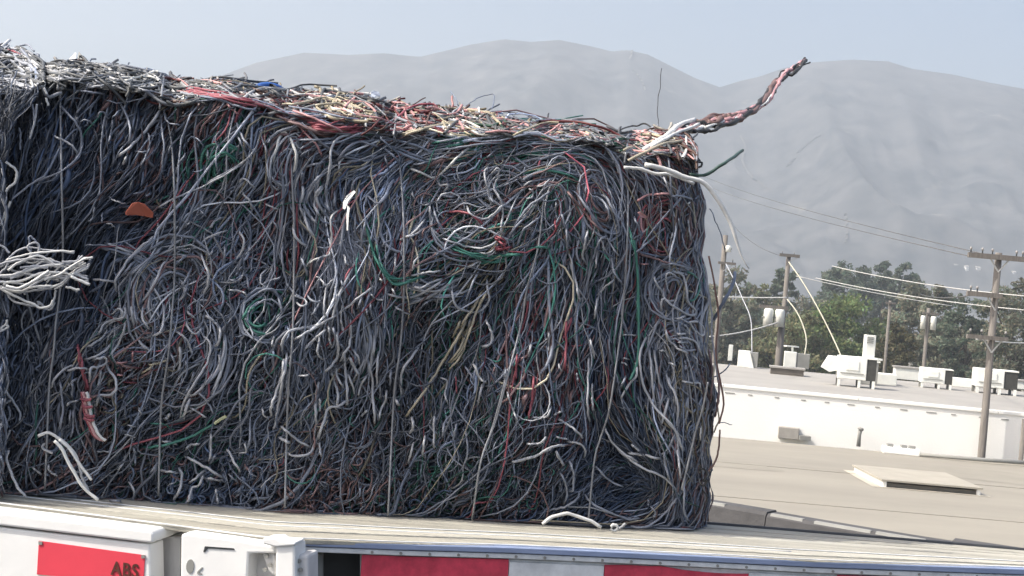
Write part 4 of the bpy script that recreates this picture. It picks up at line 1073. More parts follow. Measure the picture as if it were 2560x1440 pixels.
# ------------------------------------------------------------------ hand traced cables (colour, mm radius, points)
TR = {
 'A': (0, 100, 4, '''
G 4 590,640 700,760 800,900 815,1060 780,1180 650,1290
L 3.6 520,950 680,1030 770,1110 800,1180
G 3 830,1000 790,1150 620,1310 450,1380 330,1430
G 3 840,640 760,730
G 2.8 1060,600 1200,630 1350,600 1500,570
G 4 1210,640 1280,790 1300,920 1290,1060
L 5 1600,700 1500,850 1380,990 1280,1090 1170,1170
G 3 1480,930 1500,1050 1450,1180 1400,1280
G 3.2 1610,740 1620,900 1640,1050 1620,1260 1640,1370
L 4 1260,1170 1230,1250
G 3 1340,1110 1420,1120 1470,1110
G 3.4 1750,1340 1800,1220 1860,1130
G 3 1640,740 1690,830 1810,850
R 7 1800,470 2050,520 2300,560 2560,610
R 6 1780,490 2100,545 2400,600 2620,650
P 4 2270,640 2330,700 2400,750
G 4 2370,820 2400,930 2480,1050 2530,1130
G 3.4 2380,960 2430,1080 2480,1200 2510,1270
G 3.4 2190,1030 2160,1150 2170,1320
G 3.2 2080,1080 2080,1180 2110,1270
L 3.4 2560,1070 2450,1210 2250,1330 2050,1440
D 4 2000,560 2200,600 2400,670 2560,700
L 4.4 760,490 900,470 1050,460 1200,450
G 3.6 700,500 900,520 1080,550
L 5 1420,410 1470,440 1530,460
G 4 1000,330 1100,240 1140,270
D 3.4 1120,780 1180,720 1220,700
G 3 970,800 1000,720 1060,740 1080,800
G 3 790,830 850,800 900,820 950,860
G 3 1130,800 1110,920 1090,1040
D 3 1870,1040 1910,970 1990,1000 2040,1080
D 3 1920,1320 2020,1300 2050,1230
'''),
 'B': (640, 160, 4, '''
W 5 170,1000 200,850 250,700 300,690 360,780 400,900 400,1000 370,1080 310,1020 220,930
G 3.4 60,620 50,720 100,850 110,950
G 3.2 130,700 140,760 110,800
G 3.6 180,800 120,950 115,1050 140,1180 180,1320
G 3.2 150,1110 200,1200 260,1270
G 3.2 300,1080 230,1180 170,1260
G 3.6 400,760 560,760 700,750 800,740
G 3.4 430,860 540,790 620,760
G 3.4 420,930 520,870 640,830
L 5 1050,680 900,710 800,760 750,860 740,1000 720,1150 700,1300 740,1440
G 4.4 1200,760 1000,790 880,870 800,990
G 4.4 1220,830 1040,780 900,860 820,960
G 4.4 1260,700 1100,690 930,740 830,830 790,950
G 4.2 700,970 560,1010 440,1060 400,1080
G 4.4 470,1060 450,1160 470,1260
G 5.5 700,1080 600,1160 520,1280 480,1400
L 5 680,1200 610,1280 590,1400
G 4 1200,960 1080,1040 940,1080 840,1110
G 4 1230,900 1050,960 900,980
P 4.2 370,470 520,520 690,590 880,690
P 3.8 380,570 480,680 560,760 620,830 670,960
R 7 520,600 700,620 900,640 1050,620
R 7 540,640 720,650 920,660 1040,650
M 6 200,520 420,600 640,690 820,700
L 4 1080,480 1100,560 1100,690
G 4 1130,650 1180,680 1220,720
O 5 260,410 450,390 640,340 820,360 1050,470
O 5 560,420 700,400 860,400 1040,510
W 4 800,440 920,470 1040,530
Y 4 1060,430 1180,430
K 4 700,330 930,320 990,360
D 4 300,420 600,470 900,540 1060,560
R 5 1350,590 1450,500 1580,420 1750,400 1820,440
P 4 1350,380 1500,400 1550,470
P 4 1330,410 1420,440 1520,440
L 4 1950,520 1990,460 2060,450 2080,540
W 4.5 2230,440 2240,520 2290,540
K 2.2 1940,270 2000,350 2020,420
K 2 2100,420 2220,340 2370,300 2380,380 2360,450
O 4.6 1460,720 1700,640 2000,590 2200,580
P 4.4 1600,730 1850,690 2100,650
O 4.4 1480,690 1800,610 2040,560
N 6 1740,800 1950,760 2150,770
N 5 1750,860 1950,820 2080,800
G 3.8 1640,790 1850,770 2100,730 2250,740
G 3.8 1600,940 1800,860 2000,840 2250,800 2560,780
G 3.6 1560,1000 1650,1000 1800,940 1950,930
W 4.6 1520,1040 1640,1080 1740,1130 1810,1130 1880,1070 1980,970 2070,880 2160,820
G 3.4 2300,950 2400,860 2500,840
L 4 2450,1420 2360,1350 2300,1180 2290,1080 2330,1010
L 4 2340,1120 2400,1050 2430,1060 2420,1140 2380,1220 2420,1340
G 4 1130,1100 1000,1150 970,1230 980,1310
G 4 1280,1120 1190,1210 1120,1250
L 3.6 1820,1130 1840,1210 1920,1210 1870,1300
G 4 1340,640 1380,720 1400,820
D 4 1230,720 1330,820 1420,900 1440,1000
D 4.5 1250,820 1330,880 1410,960 1450,1040
G 3.6 1290,900 1310,1000 1350,1080
L 3.6 1340,640 1350,670
'''),
 'D': (0, 400, 4, '''
L 3.2 2440,30 2100,230 1750,380 1560,490
L 2.8 1090,360 1130,400 1260,440
G 2.8 940,480 930,570 890,620
G 2.6 1020,520 1020,630
L 2.8 1060,640 1110,640 1160,680
G 2.4 860,850 1090,850
D 2.4 1090,850 1300,800 1480,740
G 4.6 1640,760 1500,830 1340,950 1220,1080 1160,1180
G 4.6 1650,800 1540,870 1400,970 1280,1080 1210,1170
G 4.6 1620,880 1530,960 1420,1050 1300,1150
G 4.6 1660,840 1560,930 1450,1020 1350,1110 1250,1200
L 4 1540,770 1420,860 1300,970 1220,1090 1150,1220 1170,1310
L 4 930,1190 1160,1220
L 4 1720,970 1620,1060 1560,1200 1470,1350 1400,1440
G 3.8 1870,960 1800,980 1750,1060
G 3.8 1640,1180 1560,1300 1500,1440
L 3.8 1780,1160 1830,1250 1840,1350 1760,1440
G 3.8 1890,1170 1860,1300 1800,1400
L 4 2000,900 2030,1000 2080,1130 2080,1250 2000,1400
G 3.6 2140,880 2070,1000
G 3.8 2250,840 2240,1000 2200,1110
L 4.2 2370,690 2440,800 2410,920 2280,1090
L 3.8 2280,700 2060,790 1970,900
L 4 2230,570 2150,610 2090,690
G 3.6 2430,930 2450,1120 2500,1310
G 3.2 2420,1060 2350,1160
L 3.4 2280,1300 2400,1310 2480,1360
G 3.4 2290,1200 2380,1210 2390,1270
G 3.4 1890,570 1830,700
G 3.2 1910,610 1850,680
G 3.2 1820,750 1800,880
L 3.8 2520,520 2500,420 2430,330 2400,220 2440,190 2510,240 2560,300
G 3 2300,350 2330,300 2400,290
G 3 1990,500 2070,570
G 3.8 1760,1040 1850,970 1920,980 1910,1020
G 4 1920,1060 1870,1180 1780,1300
G 3.6 2000,1070 2080,1160 2090,1280
'''),
 'E': (640, 460, 4, '''
L 5 440,0 470,60 440,200 390,330 380,480 440,580 560,640
L 5 600,0 520,120 480,250 500,380 560,500 630,580
L 5 680,20 600,130 590,230 640,330
L 4 510,240 560,340 620,400
G 4.4 710,0 700,120 720,220 740,290
G 4 790,60 780,240
W 3 850,250 750,330 755,500 740,680 720,710 600,750 520,800
G 4 990,270 990,420 1010,600
G 4 1100,340 1070,480 1060,660
G 4 1100,210 1110,120 1180,170 1230,190 1320,110
L 3 1220,160 1210,130 1250,130 1260,160
L 3.6 1560,70 1580,130 1660,210 1760,190
G 3.6 1530,210 1500,320
L 4 1420,570 1560,500 1700,340
L 4 1480,540 1600,500 1700,430
L 4 1740,180 1740,380 1780,470 1840,520
G 4 1760,190 1800,330 1860,450 1900,560
G 4 1270,640 1290,590 1400,550
L 3.6 1440,640 1400,700 1390,830 1370,930
L 3.6 1660,710 1590,770 1570,850 1530,890
N 7 1100,400 1180,700 1300,930 1420,980 1560,950 1700,920
N 6 1200,560 1240,780 1330,920 1440,960
L 4 1530,920 1680,890 1850,870
L 3.6 2050,855 2150,820 2260,760
L 4 1540,1010 1640,1040 1760,980 1880,950
L 4.6 1300,1090 1420,1130 1560,1130 1700,1070 1880,960
W 4 1200,910 1260,970
L 4 1310,1000 1370,1060 1400,1110
L 4.6 1980,920 1960,1020 1970,1150 2030,1240 2150,1280 2260,1260 2330,1160 2320,1060 2300,930
O 4.4 2260,1060 2200,1200 2100,1340 2040,1440
O 4.6 2310,1080 2220,1240 2150,1440
G 4 2250,840 2180,960 2080,1220
L 4.2 1200,1010 1060,1110 900,1240 720,1360 560,1440
L 4 2100,210 2160,310 2260,350 2350,320 2420,260 2500,200
L 3.8 1860,540 2050,610 2240,640 2350,610 2430,560
N 6 1900,600 2100,690 2350,745 2560,740
L 3.2 2210,680 2330,690 2430,600
R 4.4 1880,280 2120,290 2300,430
R 6 2380,520 2480,590 2500,650
R 7 2400,660 2470,640 2540,610
L 4 2380,0 2400,80 2450,170 2470,300 2450,420 2460,520
G 3.8 2310,0 2330,120 2400,200
L 3.4 70,180 160,230 280,270
G 3.4 150,340 210,430 240,520
G 4 280,560 260,700 290,930 370,1080 500,1160
G 4 450,730 490,830 520,940
G 4 500,960 510,1100 570,1170 660,1180
L 3.4 560,940 620,930 670,980 690,1010 770,980
G 4 0,1110 80,1060 180,1060 230,1160 260,1300
G 3.6 60,1000 160,960 250,930
G 3.6 600,860 620,760 700,700
L 3.6 800,940 720,1010 690,1130 680,1260 700,1350
G 3.8 830,760 790,950 740,1130 760,1230
L 3.6 800,980 810,1200
L 3.6 880,700 900,790 930,810
G 3.6 850,960 880,1050 910,1100
G 3.6 1100,1190 1110,1310
G 3.6 1140,1180 1160,1320 1230,1420
L 3.6 1140,1090 1200,1150 1280,1160
G 3.6 1070,1120 1010,1250
G 3.4 890,1300 920,1440
L 3.6 370,1120 480,1150 510,1200 450,1220 400,1180
G 4 560,1310 620,1220 640,1150
L 3.4 1380,1220 1500,1290 1600,1310
G 3.4 1780,1050 1870,1000
G 3.4 1650,1230 1720,1170
'''),
 'F': (1240, 440, 4, '''
L 3.6 260,120 330,60 430,40
L 3.6 330,120 370,160 360,210 300,230
L 3.4 400,110 480,90 540,20
G 4.4 560,160 430,270 280,420 100,630
G 4.4 620,90 480,200 330,300 200,480 140,580
G 4 460,400 280,540 200,730
G 4.6 740,110 840,220 940,370 1020,500 1120,570 1220,570 1220,470 1160,310 1080,200 960,180
G 4.2 960,190 1060,240 1120,340 1140,430 1100,480
M 4.6 700,150 830,290 960,460 1060,560
G 4.6 860,230 980,420 1080,540 1190,575 1240,560
G 3.8 1110,590 1020,680 960,870
G 3.8 1100,600 1180,740 1240,800
L 3.8 920,530 870,780 900,880
L 3.6 1010,740 1000,920
P 4.4 1400,260 1500,200 1640,180 1750,180
D 4 1750,200 1860,200 1960,230
L 3.6 1670,0 1720,120 1750,200 1750,350
G 3.8 1380,400 1440,560 1440,670
G 3.8 1700,500 1500,680 1350,800
N 4.4 1320,500 1380,720 1410,950 1420,1200 1410,1440
N 4.4 1900,950 2000,1010 2040,1100 1990,1230 1900,1250
L 4.6 1560,910 1700,910 1780,960 1870,1000 1910,1150 1920,1260 1990,1340 1980,1390 1880,1370 1760,1290 1680,1220 1650,1300 1670,1420
L 4 1740,1190 1700,1080 1700,1000 1740,970 1830,1030
L 4 1570,990 1610,1080 1700,1230
L 3.8 1680,1390 1800,1430 1900,1400
L 4 740,870 790,1020 830,1190 850,1270
L 4 600,250 600,440
G 4 640,340 700,520 760,690
G 4 700,470 720,780
R 3.6 590,420 600,560
L 3.8 1010,1200 1090,1110 1190,1030
G 3.8 1160,800 1180,960 1270,1090
L 3.8 1020,1200 980,1430
N 5 260,760 430,710 560,730
N 5.5 0,800 140,790 270,790
P 3 1430,880 1530,880
G 3.6 1590,900 1780,880 1930,920
G 3.6 1860,560 1890,700 1930,780
L 3.4 1920,440 1950,640
G 3.4 1960,600 2000,760
G 3.6 1820,420 1850,560
L 3.2 1760,560 1720,780
M 4 1420,770 1600,830 1760,880
G 3.6 820,720 860,720
K 7 2390,970 2360,1100 2250,1300 2180,1440
K 2.4 2140,330 2220,500 2270,660 2290,740
K 3 2040,120 2030,190 1980,240
W 3 1910,300 1940,260
'''),
 'G': (0, 760, 4, '''
L 4 1250,20 1240,120 1130,160 1040,200 980,310
L 4 1080,250 1030,330 930,400 850,440
L 4 1150,200 1140,340 1050,470 920,540 820,560
L 4 1260,180 1190,380 1080,540
L 5 1310,0 1340,220 1400,380 1520,480
G 4.6 1270,0 1290,250 1380,430
L 4 1440,0 1420,130 1500,260
L 4 1640,0 1640,160 1600,280 1510,320
G 4 1340,0 1350,100 1370,200
G 3.6 1530,0 1570,80 1600,150
L 3.4 1110,120 1180,50 1230,80 1190,160 1120,120
L 4 930,560 1040,530 1060,590 980,630 910,640 900,780
L 4.6 1060,560 1080,640 1150,740 1160,850 1100,910 990,920 960,1020
L 3.8 1010,660 980,830
L 4 500,860 560,730 680,630 780,610
L 4 650,670 800,640 900,660
G 4 770,740 700,800 640,890
G 4 600,770 620,950 630,1100 590,1270
L 3.6 670,1020 700,980 780,970
G 4 720,780 730,940
G 3.6 690,1200 710,1050
G 3.6 730,1060 730,1240 710,1330
L 3.8 1860,110 1870,220 1940,300 2000,270 2020,180
L 4.8 2050,110 2160,190 2200,280 2180,390 2140,430
L 4 2030,320 2100,390 2090,520 2030,660 1930,820 1830,1000 1800,1180
L 4 1740,260 1850,340 1900,430 1940,560
L 4 1800,420 1800,600 1760,680
L 3.8 2190,490 2210,700 2190,760
L 5 1910,930 1870,1020 1830,1160
L 5 1700,1100 1660,1150
G 3.6 1980,880 2060,960 2140,1100
L 3.6 1910,1040 2060,1130
L 3.4 1380,1030 1410,1110
G 3.8 1860,560 1860,720
G 3.8 1940,680 1900,800 1860,900
G 3.6 1700,480 1750,600 1710,740
R 6 780,430 800,560 830,700 870,870
O 3.6 1490,610 1580,590 1670,560
P 3.6 1160,590 1280,580
P 3.4 1170,710 1230,710
M 4 1120,560 1250,620 1380,640
O 3.6 1400,700 1500,640 1560,560
M 4 1300,760 1430,720 1540,640
P 3.4 1330,470 1320,590
N 4.6 1400,1440 1600,1420 1800,1370 1960,1300 2100,1220 2180,1170
N 3.6 1500,1190 1650,1210 1760,1270
L 3 1280,1210 1370,1230
L 4 1860,60 1960,150 2020,130
G 3.6 1900,30 1880,100
G 3.4 2440,130 2500,230 2540,370
N 4 2560,20 2460,90 2420,150
'''),
 'H': (640, 800, 4, '''
L 4.8 660,50 520,70 370,100 290,160 260,260 270,360
L 4.4 380,200 520,120 680,30
L 4.4 480,290 600,180 700,90
L 4.8 280,390 260,560 210,700 160,850 150,960
L 4.8 310,290 290,480 260,640 230,820 205,990 180,1100
G 3.4 310,600 300,770
L 4 640,60 630,200 620,340 680,400 740,400
L 4 730,60 740,200 760,260
L 4.4 810,120 820,340 770,440 690,520
L 4.4 940,0 950,120 930,260 870,350 840,430
L 4.8 890,300 890,480 910,650 910,880
L 4.8 760,490 780,620 820,740 800,880 820,920
L 4 800,460 820,580 880,680
L 4 900,510 960,640 990,770
L 4 960,280 1020,370 1040,460
L 5.4 930,370 980,460 1030,550
G 4 840,230 900,320
L 4 850,0 880,120
G 4 770,60 790,200 740,300
L 4.6 1120,390 1160,580 1170,760 1190,1040
L 4 1230,290 1210,500 1210,710
L 4.6 1650,230 1560,370 1480,470 1450,600 1460,800
G 4 1350,500 1340,660
L 4 1300,700 1300,800 1250,890 1230,1000
L 4.8 630,620 600,760 600,940 610,1060
L 4 640,790 640,910
L 4.6 920,800 830,860 730,880 690,980 660,1060 620,1190
L 4.4 1050,960 1120,900
L 4 1110,560 1050,650 1020,760
L 5 1390,790 1430,850
L 5 1560,970 1570,1070 1530,1140
L 4 1780,960 1780,1280
L 4.2 1690,1150 1670,1370
L 4 1580,1220 1520,1440
G 4 1980,920 1890,1020 1860,1170
G 4 2010,1030 1960,1230
L 3.8 2260,640 2220,860
W 4.4 2180,440 2230,570 2300,630
L 3.6 1840,570 1910,610 1890,740 1920,840
L 4.2 2300,0 2340,90 2370,180 2330,250 2260,260
O 6 2170,0 2120,150 2030,330 1920,470
O 4.6 2110,0 2000,200 1900,360 1800,530 1660,750 1560,880 1500,960
O 4.2 2040,0 1970,180
L 5.4 230,1170 330,1230
L 4.4 250,1060 400,1190 540,1270
L 4.4 280,1310 380,1360 520,1340 570,1280 660,1060
L 4 630,1210 650,1370
L 3.6 400,550 470,560 540,540
G 3.6 340,740 420,860
G 3.6 540,830 490,910
L 3.6 60,860 80,960 150,970
L 3.6 180,150 160,260
R 3.6 2000,560 2010,740
G 4 2090,460 2140,540 2180,600
'''),
 'I': (1200, 800, 4, '''
L 3.8 60,0 120,150 100,240 20,270
R 4.4 860,0 860,300 850,500
R 4 370,340 360,600
R 4.6 540,560 520,800 480,1000
L 4.4 1690,110 1680,250 1710,440 1730,700 1780,950
L 4.6 1680,150 1610,290 1600,500 1640,660 1720,830 1850,980 1950,1100 2030,1320
L 4 1740,270 1780,560 1840,780 1860,950
L 4.4 1830,420 1880,600 1950,740 1980,900 1970,1100 1990,1380
L 4.4 1850,90 1890,200 1980,280 2080,330
L 4.4 1980,180 2080,180 2170,240 2220,360
L 4.2 1980,220 2080,230
L 4.4 1970,140 2060,140
L 4 2100,340 2160,380 2170,480 2130,540
L 3.8 1790,310 1850,310 1890,380
L 3.8 1880,420 1960,460
L 4.2 2020,610 2130,630 2190,630 2200,680
L 4.4 2180,20 2100,20 2140,100 2220,160 2240,90 2180,20
L 4.6 1550,420 1570,540 1480,660 1410,780
G 4 1460,560 1400,690
L 4.2 1250,1080 1320,1220 1450,1340 1580,1420
L 3.8 520,970 660,970 710,870
L 3.8 740,950 820,910
L 4 780,990 880,1050 980,1120 1030,1180
L 4 470,1240 600,1230 660,1170
L 4.6 330,1420 560,1360 640,1310 750,1260 880,1250
L 4 760,1170 880,1190
L 4 850,1220 980,1230 1050,1300 1030,1390
L 4.4 760,1310 820,1430
L 5 1480,1330 1640,1350 1800,1390
L 4.6 1520,1250 1600,1310
L 3.8 690,120 690,330
L 3.6 780,430 820,520
L 3.6 970,530 980,610
L 4 1090,370 1080,600 1080,900 1100,1020
L 4 1120,640 1130,900
L 4 1100,190 1150,390
L 4.6 510,240 480,370
G 3.6 260,480 240,600
L 3.6 270,720 310,850 380,1010
L 3 1430,150 1560,150
L 3 1430,380 1490,390
L 3 1420,420 1470,450
K 2.6 2280,600 2430,520 2500,440
K 2 2390,1020 2460,1030 2520,1050
G 4 2330,620 2360,800 2330,1000
M 5 2290,300 2330,560 2300,800
M 5 2370,500 2390,740 2350,960
O 3.6 2350,420 2320,650 2290,780
W 3.4 2210,1060 2200,1200
O 3.6 2370,860 2390,1000 2340,1120
G 4 1990,250 2060,300 2150,300
G 3.6 2050,400 2060,500
'''),
 'J': (0, 1080, 4, '''
L 3.6 480,330 500,390 570,440
L 4 1280,490 1330,560 1350,660
L 4.8 1790,360 1820,450 1790,600 1740,680
L 4.2 2030,440 1990,530 1920,570 1880,720
L 4 2160,570 2180,720
L 4.8 1850,250 1950,290 2070,360 2230,460
L 4 2050,380 1950,470 1890,510
L 4 1600,380 1700,400 1780,410
L 4 2110,20 2110,180 2090,290
G 4 2160,220 2100,320
L 4 2270,170 2340,290 2400,400
L 4.6 1860,170 1900,130 1990,120
L 3.8 1610,100 1700,100 1770,130
L 4 1260,220 1230,310 1180,390
G 3.8 1340,150 1350,330
L 3.4 1250,20 1360,50
L 3.4 960,190 1110,200
G 3.8 1580,300 1500,420
L 4 2080,460 2200,490
G 3.6 2290,420 2380,510
L 3.4 2450,110 2460,200 2400,210
G 4 1100,1250 1200,1340
L 3.6 330,360 410,420
'''),
 'L': (1280, 1120, 4.5, '''
G 4.2 380,740 430,700 560,670 640,640 740,560 770,440
G 4.2 800,500 930,640 1120,730 1290,800 1460,790
G 4.4 1310,880 1500,890 1660,790 1780,660 1870,540
L 4.6 1180,0 1300,110 1480,230 1690,320 1820,440 1880,530
G 4 1720,40 1720,180 1780,360
L 4 1860,0 1900,360
G 4 1940,330 1940,700 2000,830
L 5 490,40 580,190
G 4.2 640,130 690,280 690,460 650,490
G 4 540,270 600,400 620,540 590,620
L 5 0,160 240,100
G 4.2 320,80 460,0
G 4 1560,660 1610,720 1590,790
G 3.6 1530,580 1535,650
G 4 940,210 1080,350 1250,440
'''),
}
OUT = {   # pieces that stand clear of the face: colour, radius, offset, photo points
 'white_arc': ('W', 8.5, .13, [(1612, 412), (1641, 416), (1676, 428), (1711, 443), (1746, 451), (1770, 467), (1791, 494), (1812, 529), (1828, 562), (1840, 600), (1853, 640), (1872, 672)]),
 'white_arc2': ('W', 5.5, .1, [(1560, 418), (1600, 422), (1637, 434), (1664, 434), (1700, 445), (1735, 459)]),
 'green_whip': ('V', 5.6, .0, [(1722, 436), (1760, 438), (1793, 420), (1828, 397), (1857, 376)]),
 'k_loop': ('X', 3.4, -.02, [(1725, 395), (1744, 404), (1756, 406), (1752, 416), (1728, 422)]),
 'rod_o': ('O', 5.4, .03, [(1571, 401), (1602, 387), (1633, 371), (1666, 358), (1705, 352)]),
 'rod_w': ('W', 9, .02, [(1610, 374), (1657, 346), (1696, 315), (1735, 298)]),
 'rod_w2': ('W', 6, .03, [(1630, 366), (1680, 338), (1720, 322), (1748, 310)]),
 'rod_o2': ('O', 5, .02, [(1560, 375), (1590, 364), (1620, 356), (1660, 352)]),
 'pinkbit': ('P', 5, -.02, [(1577, 330), (1604, 328), (1640, 322)]),
 'kbit': ('X', 3, -.03, [(1520, 338), (1571, 316), (1596, 314), (1614, 309), (1640, 326)]),
 'kbit2': ('X', 3, .01, [(1735, 348), (1723, 346), (1719, 331)]),
 'antenna': ('X', 1.7, -.08, [(1648, 326), (1644, 262), (1650, 214), (1654, 172)]),
 'arcdeck': ('W', 5.6, .055, [(1355, 1311), (1378, 1293), (1413, 1284), (1436, 1289), (1471, 1300), (1502, 1318)]),
 'ring': ('W', 5, .07, [(1527, 1316), (1536, 1311), (1545, 1318), (1536, 1327), (1527, 1322)]),
 'ringtail': ('L', 4.4, .06, [(1549, 1322), (1564, 1309)]),
 'spike1': ('X', 2, -.06, [(1268, 277), (1284, 290), (1298, 306)]),
 'spike2': ('X', 2, -.06, [(1320, 292), (1336, 304), (1360, 296)]),
 'spike3': ('X', 2.6, -.06, [(1371, 284), (1368, 306)]),
 'spike4': ('X', 2.4, -.06, [(1395, 300), (1440, 308), (1478, 310), (1470, 318)]),
 'loopk1': ('X', 3.2, -.01, [(1748, 1170), (1760, 1173), (1769, 1185), (1757, 1203), (1769, 1200), (1757, 1215)]),
 'loopk2': ('X', 3.2, -.01, [(1757, 1224), (1767, 1244), (1762, 1262)]),
 'loopk3': ('Z', 3.2, -.01, [(1800, 1075), (1797, 1120), (1786, 1156), (1773, 1180)]),
 'longhang': ('Z', 3.4, -.0, [(1772, 640), (1788, 720), (1796, 800), (1790, 880), (1802, 960), (1808, 1010), (1798, 1060)]),
 'longhang2': ('G', 3.4, -.02, [(1760, 660), (1776, 760), (1782, 860), (1796, 950)]),
 'b1': ('W', 5, .07, [(95, 1090), (120, 1082), (145, 1095), (170, 1115), (187, 1137), (200, 1162), (225, 1195)]),
 'b2': ('W', 5.4, .085, [(135, 1102), (155, 1122), (170, 1152), (190, 1190), (212, 1222), (245, 1250)]),
 'b3': ('L', 4.4, .075, [(195, 1150), (200, 1170), (207, 1197), (222, 1230)]),
 'b4': ('W', 4.6, .08, [(147, 1100), (175, 1125), (197, 1157), (208, 1172), (228, 1200)]),
 'b5': ('L', 4.2, .06, [(110, 1107), (107, 1122), (132, 1132)]),
 'b6': ('L', 4.6, .06, [(22, 1125), (17, 1150), (32, 1192), (47, 1222), (65, 1240)]),
 'ygtip': ('Y', 4.6, .03, [(536, 1060), (548, 1050), (556, 1046), (565, 1040)]),
}
LEFT = {   # wires of the left bale
 'off': (0, 400, 4, '''
W 5 .06 60,20 130,70 170,130 150,220 90,270 60,320
L 4 .06 20,80 40,200 20,330
W 4.4 .06 110,410 50,530 0,660
G 4 .05 450,160 300,250 120,390
L 4.4 .09 340,960 280,890 290,850 340,830 390,850 380,930
W 4.2 .1 60,1000 250,950 450,920 740,910
W 5 .1 80,1100 200,1020 400,960 560,1060
W 6 .11 60,1260 200,1280 380,1180 490,1110
L 5 .1 100,1190 300,1080 480,1070
W 4.6 .11 440,1200 600,1140 690,1080 820,1000 930,970
W 4.6 .1 500,1270 600,1240 700,1160 880,1080
W 4.6 .1 660,1270 800,1300
W 5.6 .11 710,1170 900,1250
L 5 .1 730,1130 880,1200
W 5 .09 -60,1270 30,1300 160,1370 330,1440 420,1480 500,1450 530,1400
L 4.4 .08 560,1300 530,1440
W 4.4 .1 700,1080 760,1050 840,1020
L 4.4 .08 -40,830 0,850 50,880 90,930
L 4.4 .08 -30,1200 0,1130 60,1080 90,1000
L 4.6 .1 200,1080 340,1060 480,1080
L 4.6 .09 150,1130 330,1150 600,1180
W 5 .1 -60,1160 80,1150 260,1110 430,1060 620,1050
W 5 .1 -80,1220 60,1220 230,1200 420,1130 640,1130 760,1180
L 4.6 .09 -60,1060 120,1010 300,990 520,1010 640,1050
W 5 .1 20,1280 180,1310 330,1270 520,1260
L 4.6 .08 360,1260 430,1290 470,1240
L 4 .08 230,1310 250,1350
G 4.4 .09 600,1060 690,1160 650,1240
L 4.4 .1 560,1140 640,1180 780,1110 890,1060
L 4.4 .1 620,1020 760,1010 830,960
W 4.4 .04 0,1690 60,1640 70,1600
W 4.4 .04 0,1720 80,1670 70,1650 
L 4.6 .03 -40,2020 20,2060 20,2220 60,2320 130,2410 190,2510 200,2620
L 4 .03 0,2420 60,2430 110,2400
G 4.4 .03 60,2640 100,2540 80,2460
L 4 .03 0,2900 60,2800 100,2700
'''),
 'top': (0, 100, 4, '''
L 4.4 .05 -60,390 0,380 180,400 330,405 390,370
R 4.6 .03 -60,150 0,130 60,100 150,120 220,160
G 4 .02 200,60 280,50 340,110
G 7 .04 220,100 280,180 310,260 315,380
L 4 .04 370,640 350,800 300,990
G 3.6 .04 330,640 345,830
G 4 .03 60,490 100,660 130,750
L 4.6 .05 80,430 200,460 320,500
L 4.6 .05 100,450 220,440 330,480
L 4 .04 220,600 260,540
G 4 .03 -40,260 80,300 130,260 180,240
L 4 .02 100,200 200,110 260,90
D 4 .02 360,140 380,220 380,300
W 4.4 .03 440,480 470,540
W 4.4 .03 460,580 480,660
G 3.6 .03 190,880 205,960 200,1100
G 3.6 .03 80,880 75,950
'''),
}


def traced(code, r_mm, pts, parent, off=.016, weave=True, name='cable', label=None, taper=None, npt=None, thin=.58):
    p = spline(pts, npt or int(np.clip(len(pts) * 7, 12, 44)))
    n = len(p); t = np.linspace(0, 1, n)
    wob = rng.normal(0, 1.1, (n, 2)); wob = (wob + np.roll(wob, 1, 0) + np.roll(wob, -1, 0)) / 3
    p = p + wob
    o = off + (.010 * np.sin(6.28 * (rng.random() + t * (.6 + len(pts) * .12))) - .03 * np.abs(2 * t - 1) ** 6 if weave else 0 * t)
    if weave:
        o = o + lump(p[:, 0], p[:, 1]) - np.clip((p[:, 0] - (xr(p[:, 1]) - 80)) / 80, 0, 1) ** 2.2 * .1
        p[:, 1] = np.minimum(p[:, 1], bY(p[:, 0]) - 4)
    P = FP(p[:, 0], p[:, 1], o)
    r = np.full(n, r_mm * .001 * thin) * (1 + .06 * np.sin(t * 23 + rng.random() * 6))
    if taper: r = r * np.interp(t, [0, .72, 1], [taper[0], taper[0] * .85, taper[1]])
    if parent is bale and name == 'cable' and not label:
        PENDING.append((P, r, code)); return None
    o_ = MB().tube(P, r, 6).build(name, M_CAB[code], parent, smooth=True)
    if label: o_['label'] = label
    return o_


NC = 0
PENDING = []
for key, (x0, y0, k, txt) in TR.items():
    for ln in txt.strip().splitlines():
        w = ln.split()
        pts = [(x0 + float(a) / k, y0 + float(b) / k) for a, b in (q.split(',') for q in w[2:])]
        if float(w[1]) >= 5.5 and w[0] in 'RNMKOP' and key != 'F':
            for dx in (-5, 0, 5):
                traced(w[0], float(w[1]) * .62, [(a + dx * .5 + rng.normal(0, 2), b + dx + rng.normal(0, 2)) for a, b in pts], bale, off=.008 + .014 * rng.random()); NC += 1
            continue
        traced(w[0], float(w[1]), pts, bale, off=.012 + .014 * rng.random()); NC += 1
lab = {'white_arc': 'thick white cable arching off the right top corner', 'green_whip': 'dark green cable end pointing up right', 'antenna': 'thin dark wire standing upright on top', 'arcdeck': 'white cable arching onto the deck'}
for key, (c, r, off, pts) in OUT.items():
    traced(c, r, pts, bale, off=off, weave=False, thin=.6 if key[0] == 'b' else .68, label=lab.get(key), npt=26 if key != 'arcdeck' else 22, taper=(1, .22) if key == 'white_arc' else None)
for key, (x0, y0, k, txt) in LEFT.items():
    for ln in txt.strip().splitlines():
        w = ln.split()
        pts = [(x0 + float(a) / k, y0 + float(b) / k) for a, b in (q.split(',') for q in w[3:])]
        traced(w[0], float(w[1]), pts, bale2, off=float(w[2]), weave=False, thin=.52)
        if key == 'off' and float(w[2]) >= .09:
            traced(random.choice('WLLG'), float(w[1]), [(a + rng.normal(0, 7), b + rng.normal(0, 7)) for a, b in pts], bale2, off=float(w[2]) - .02, weave=False, thin=.46)

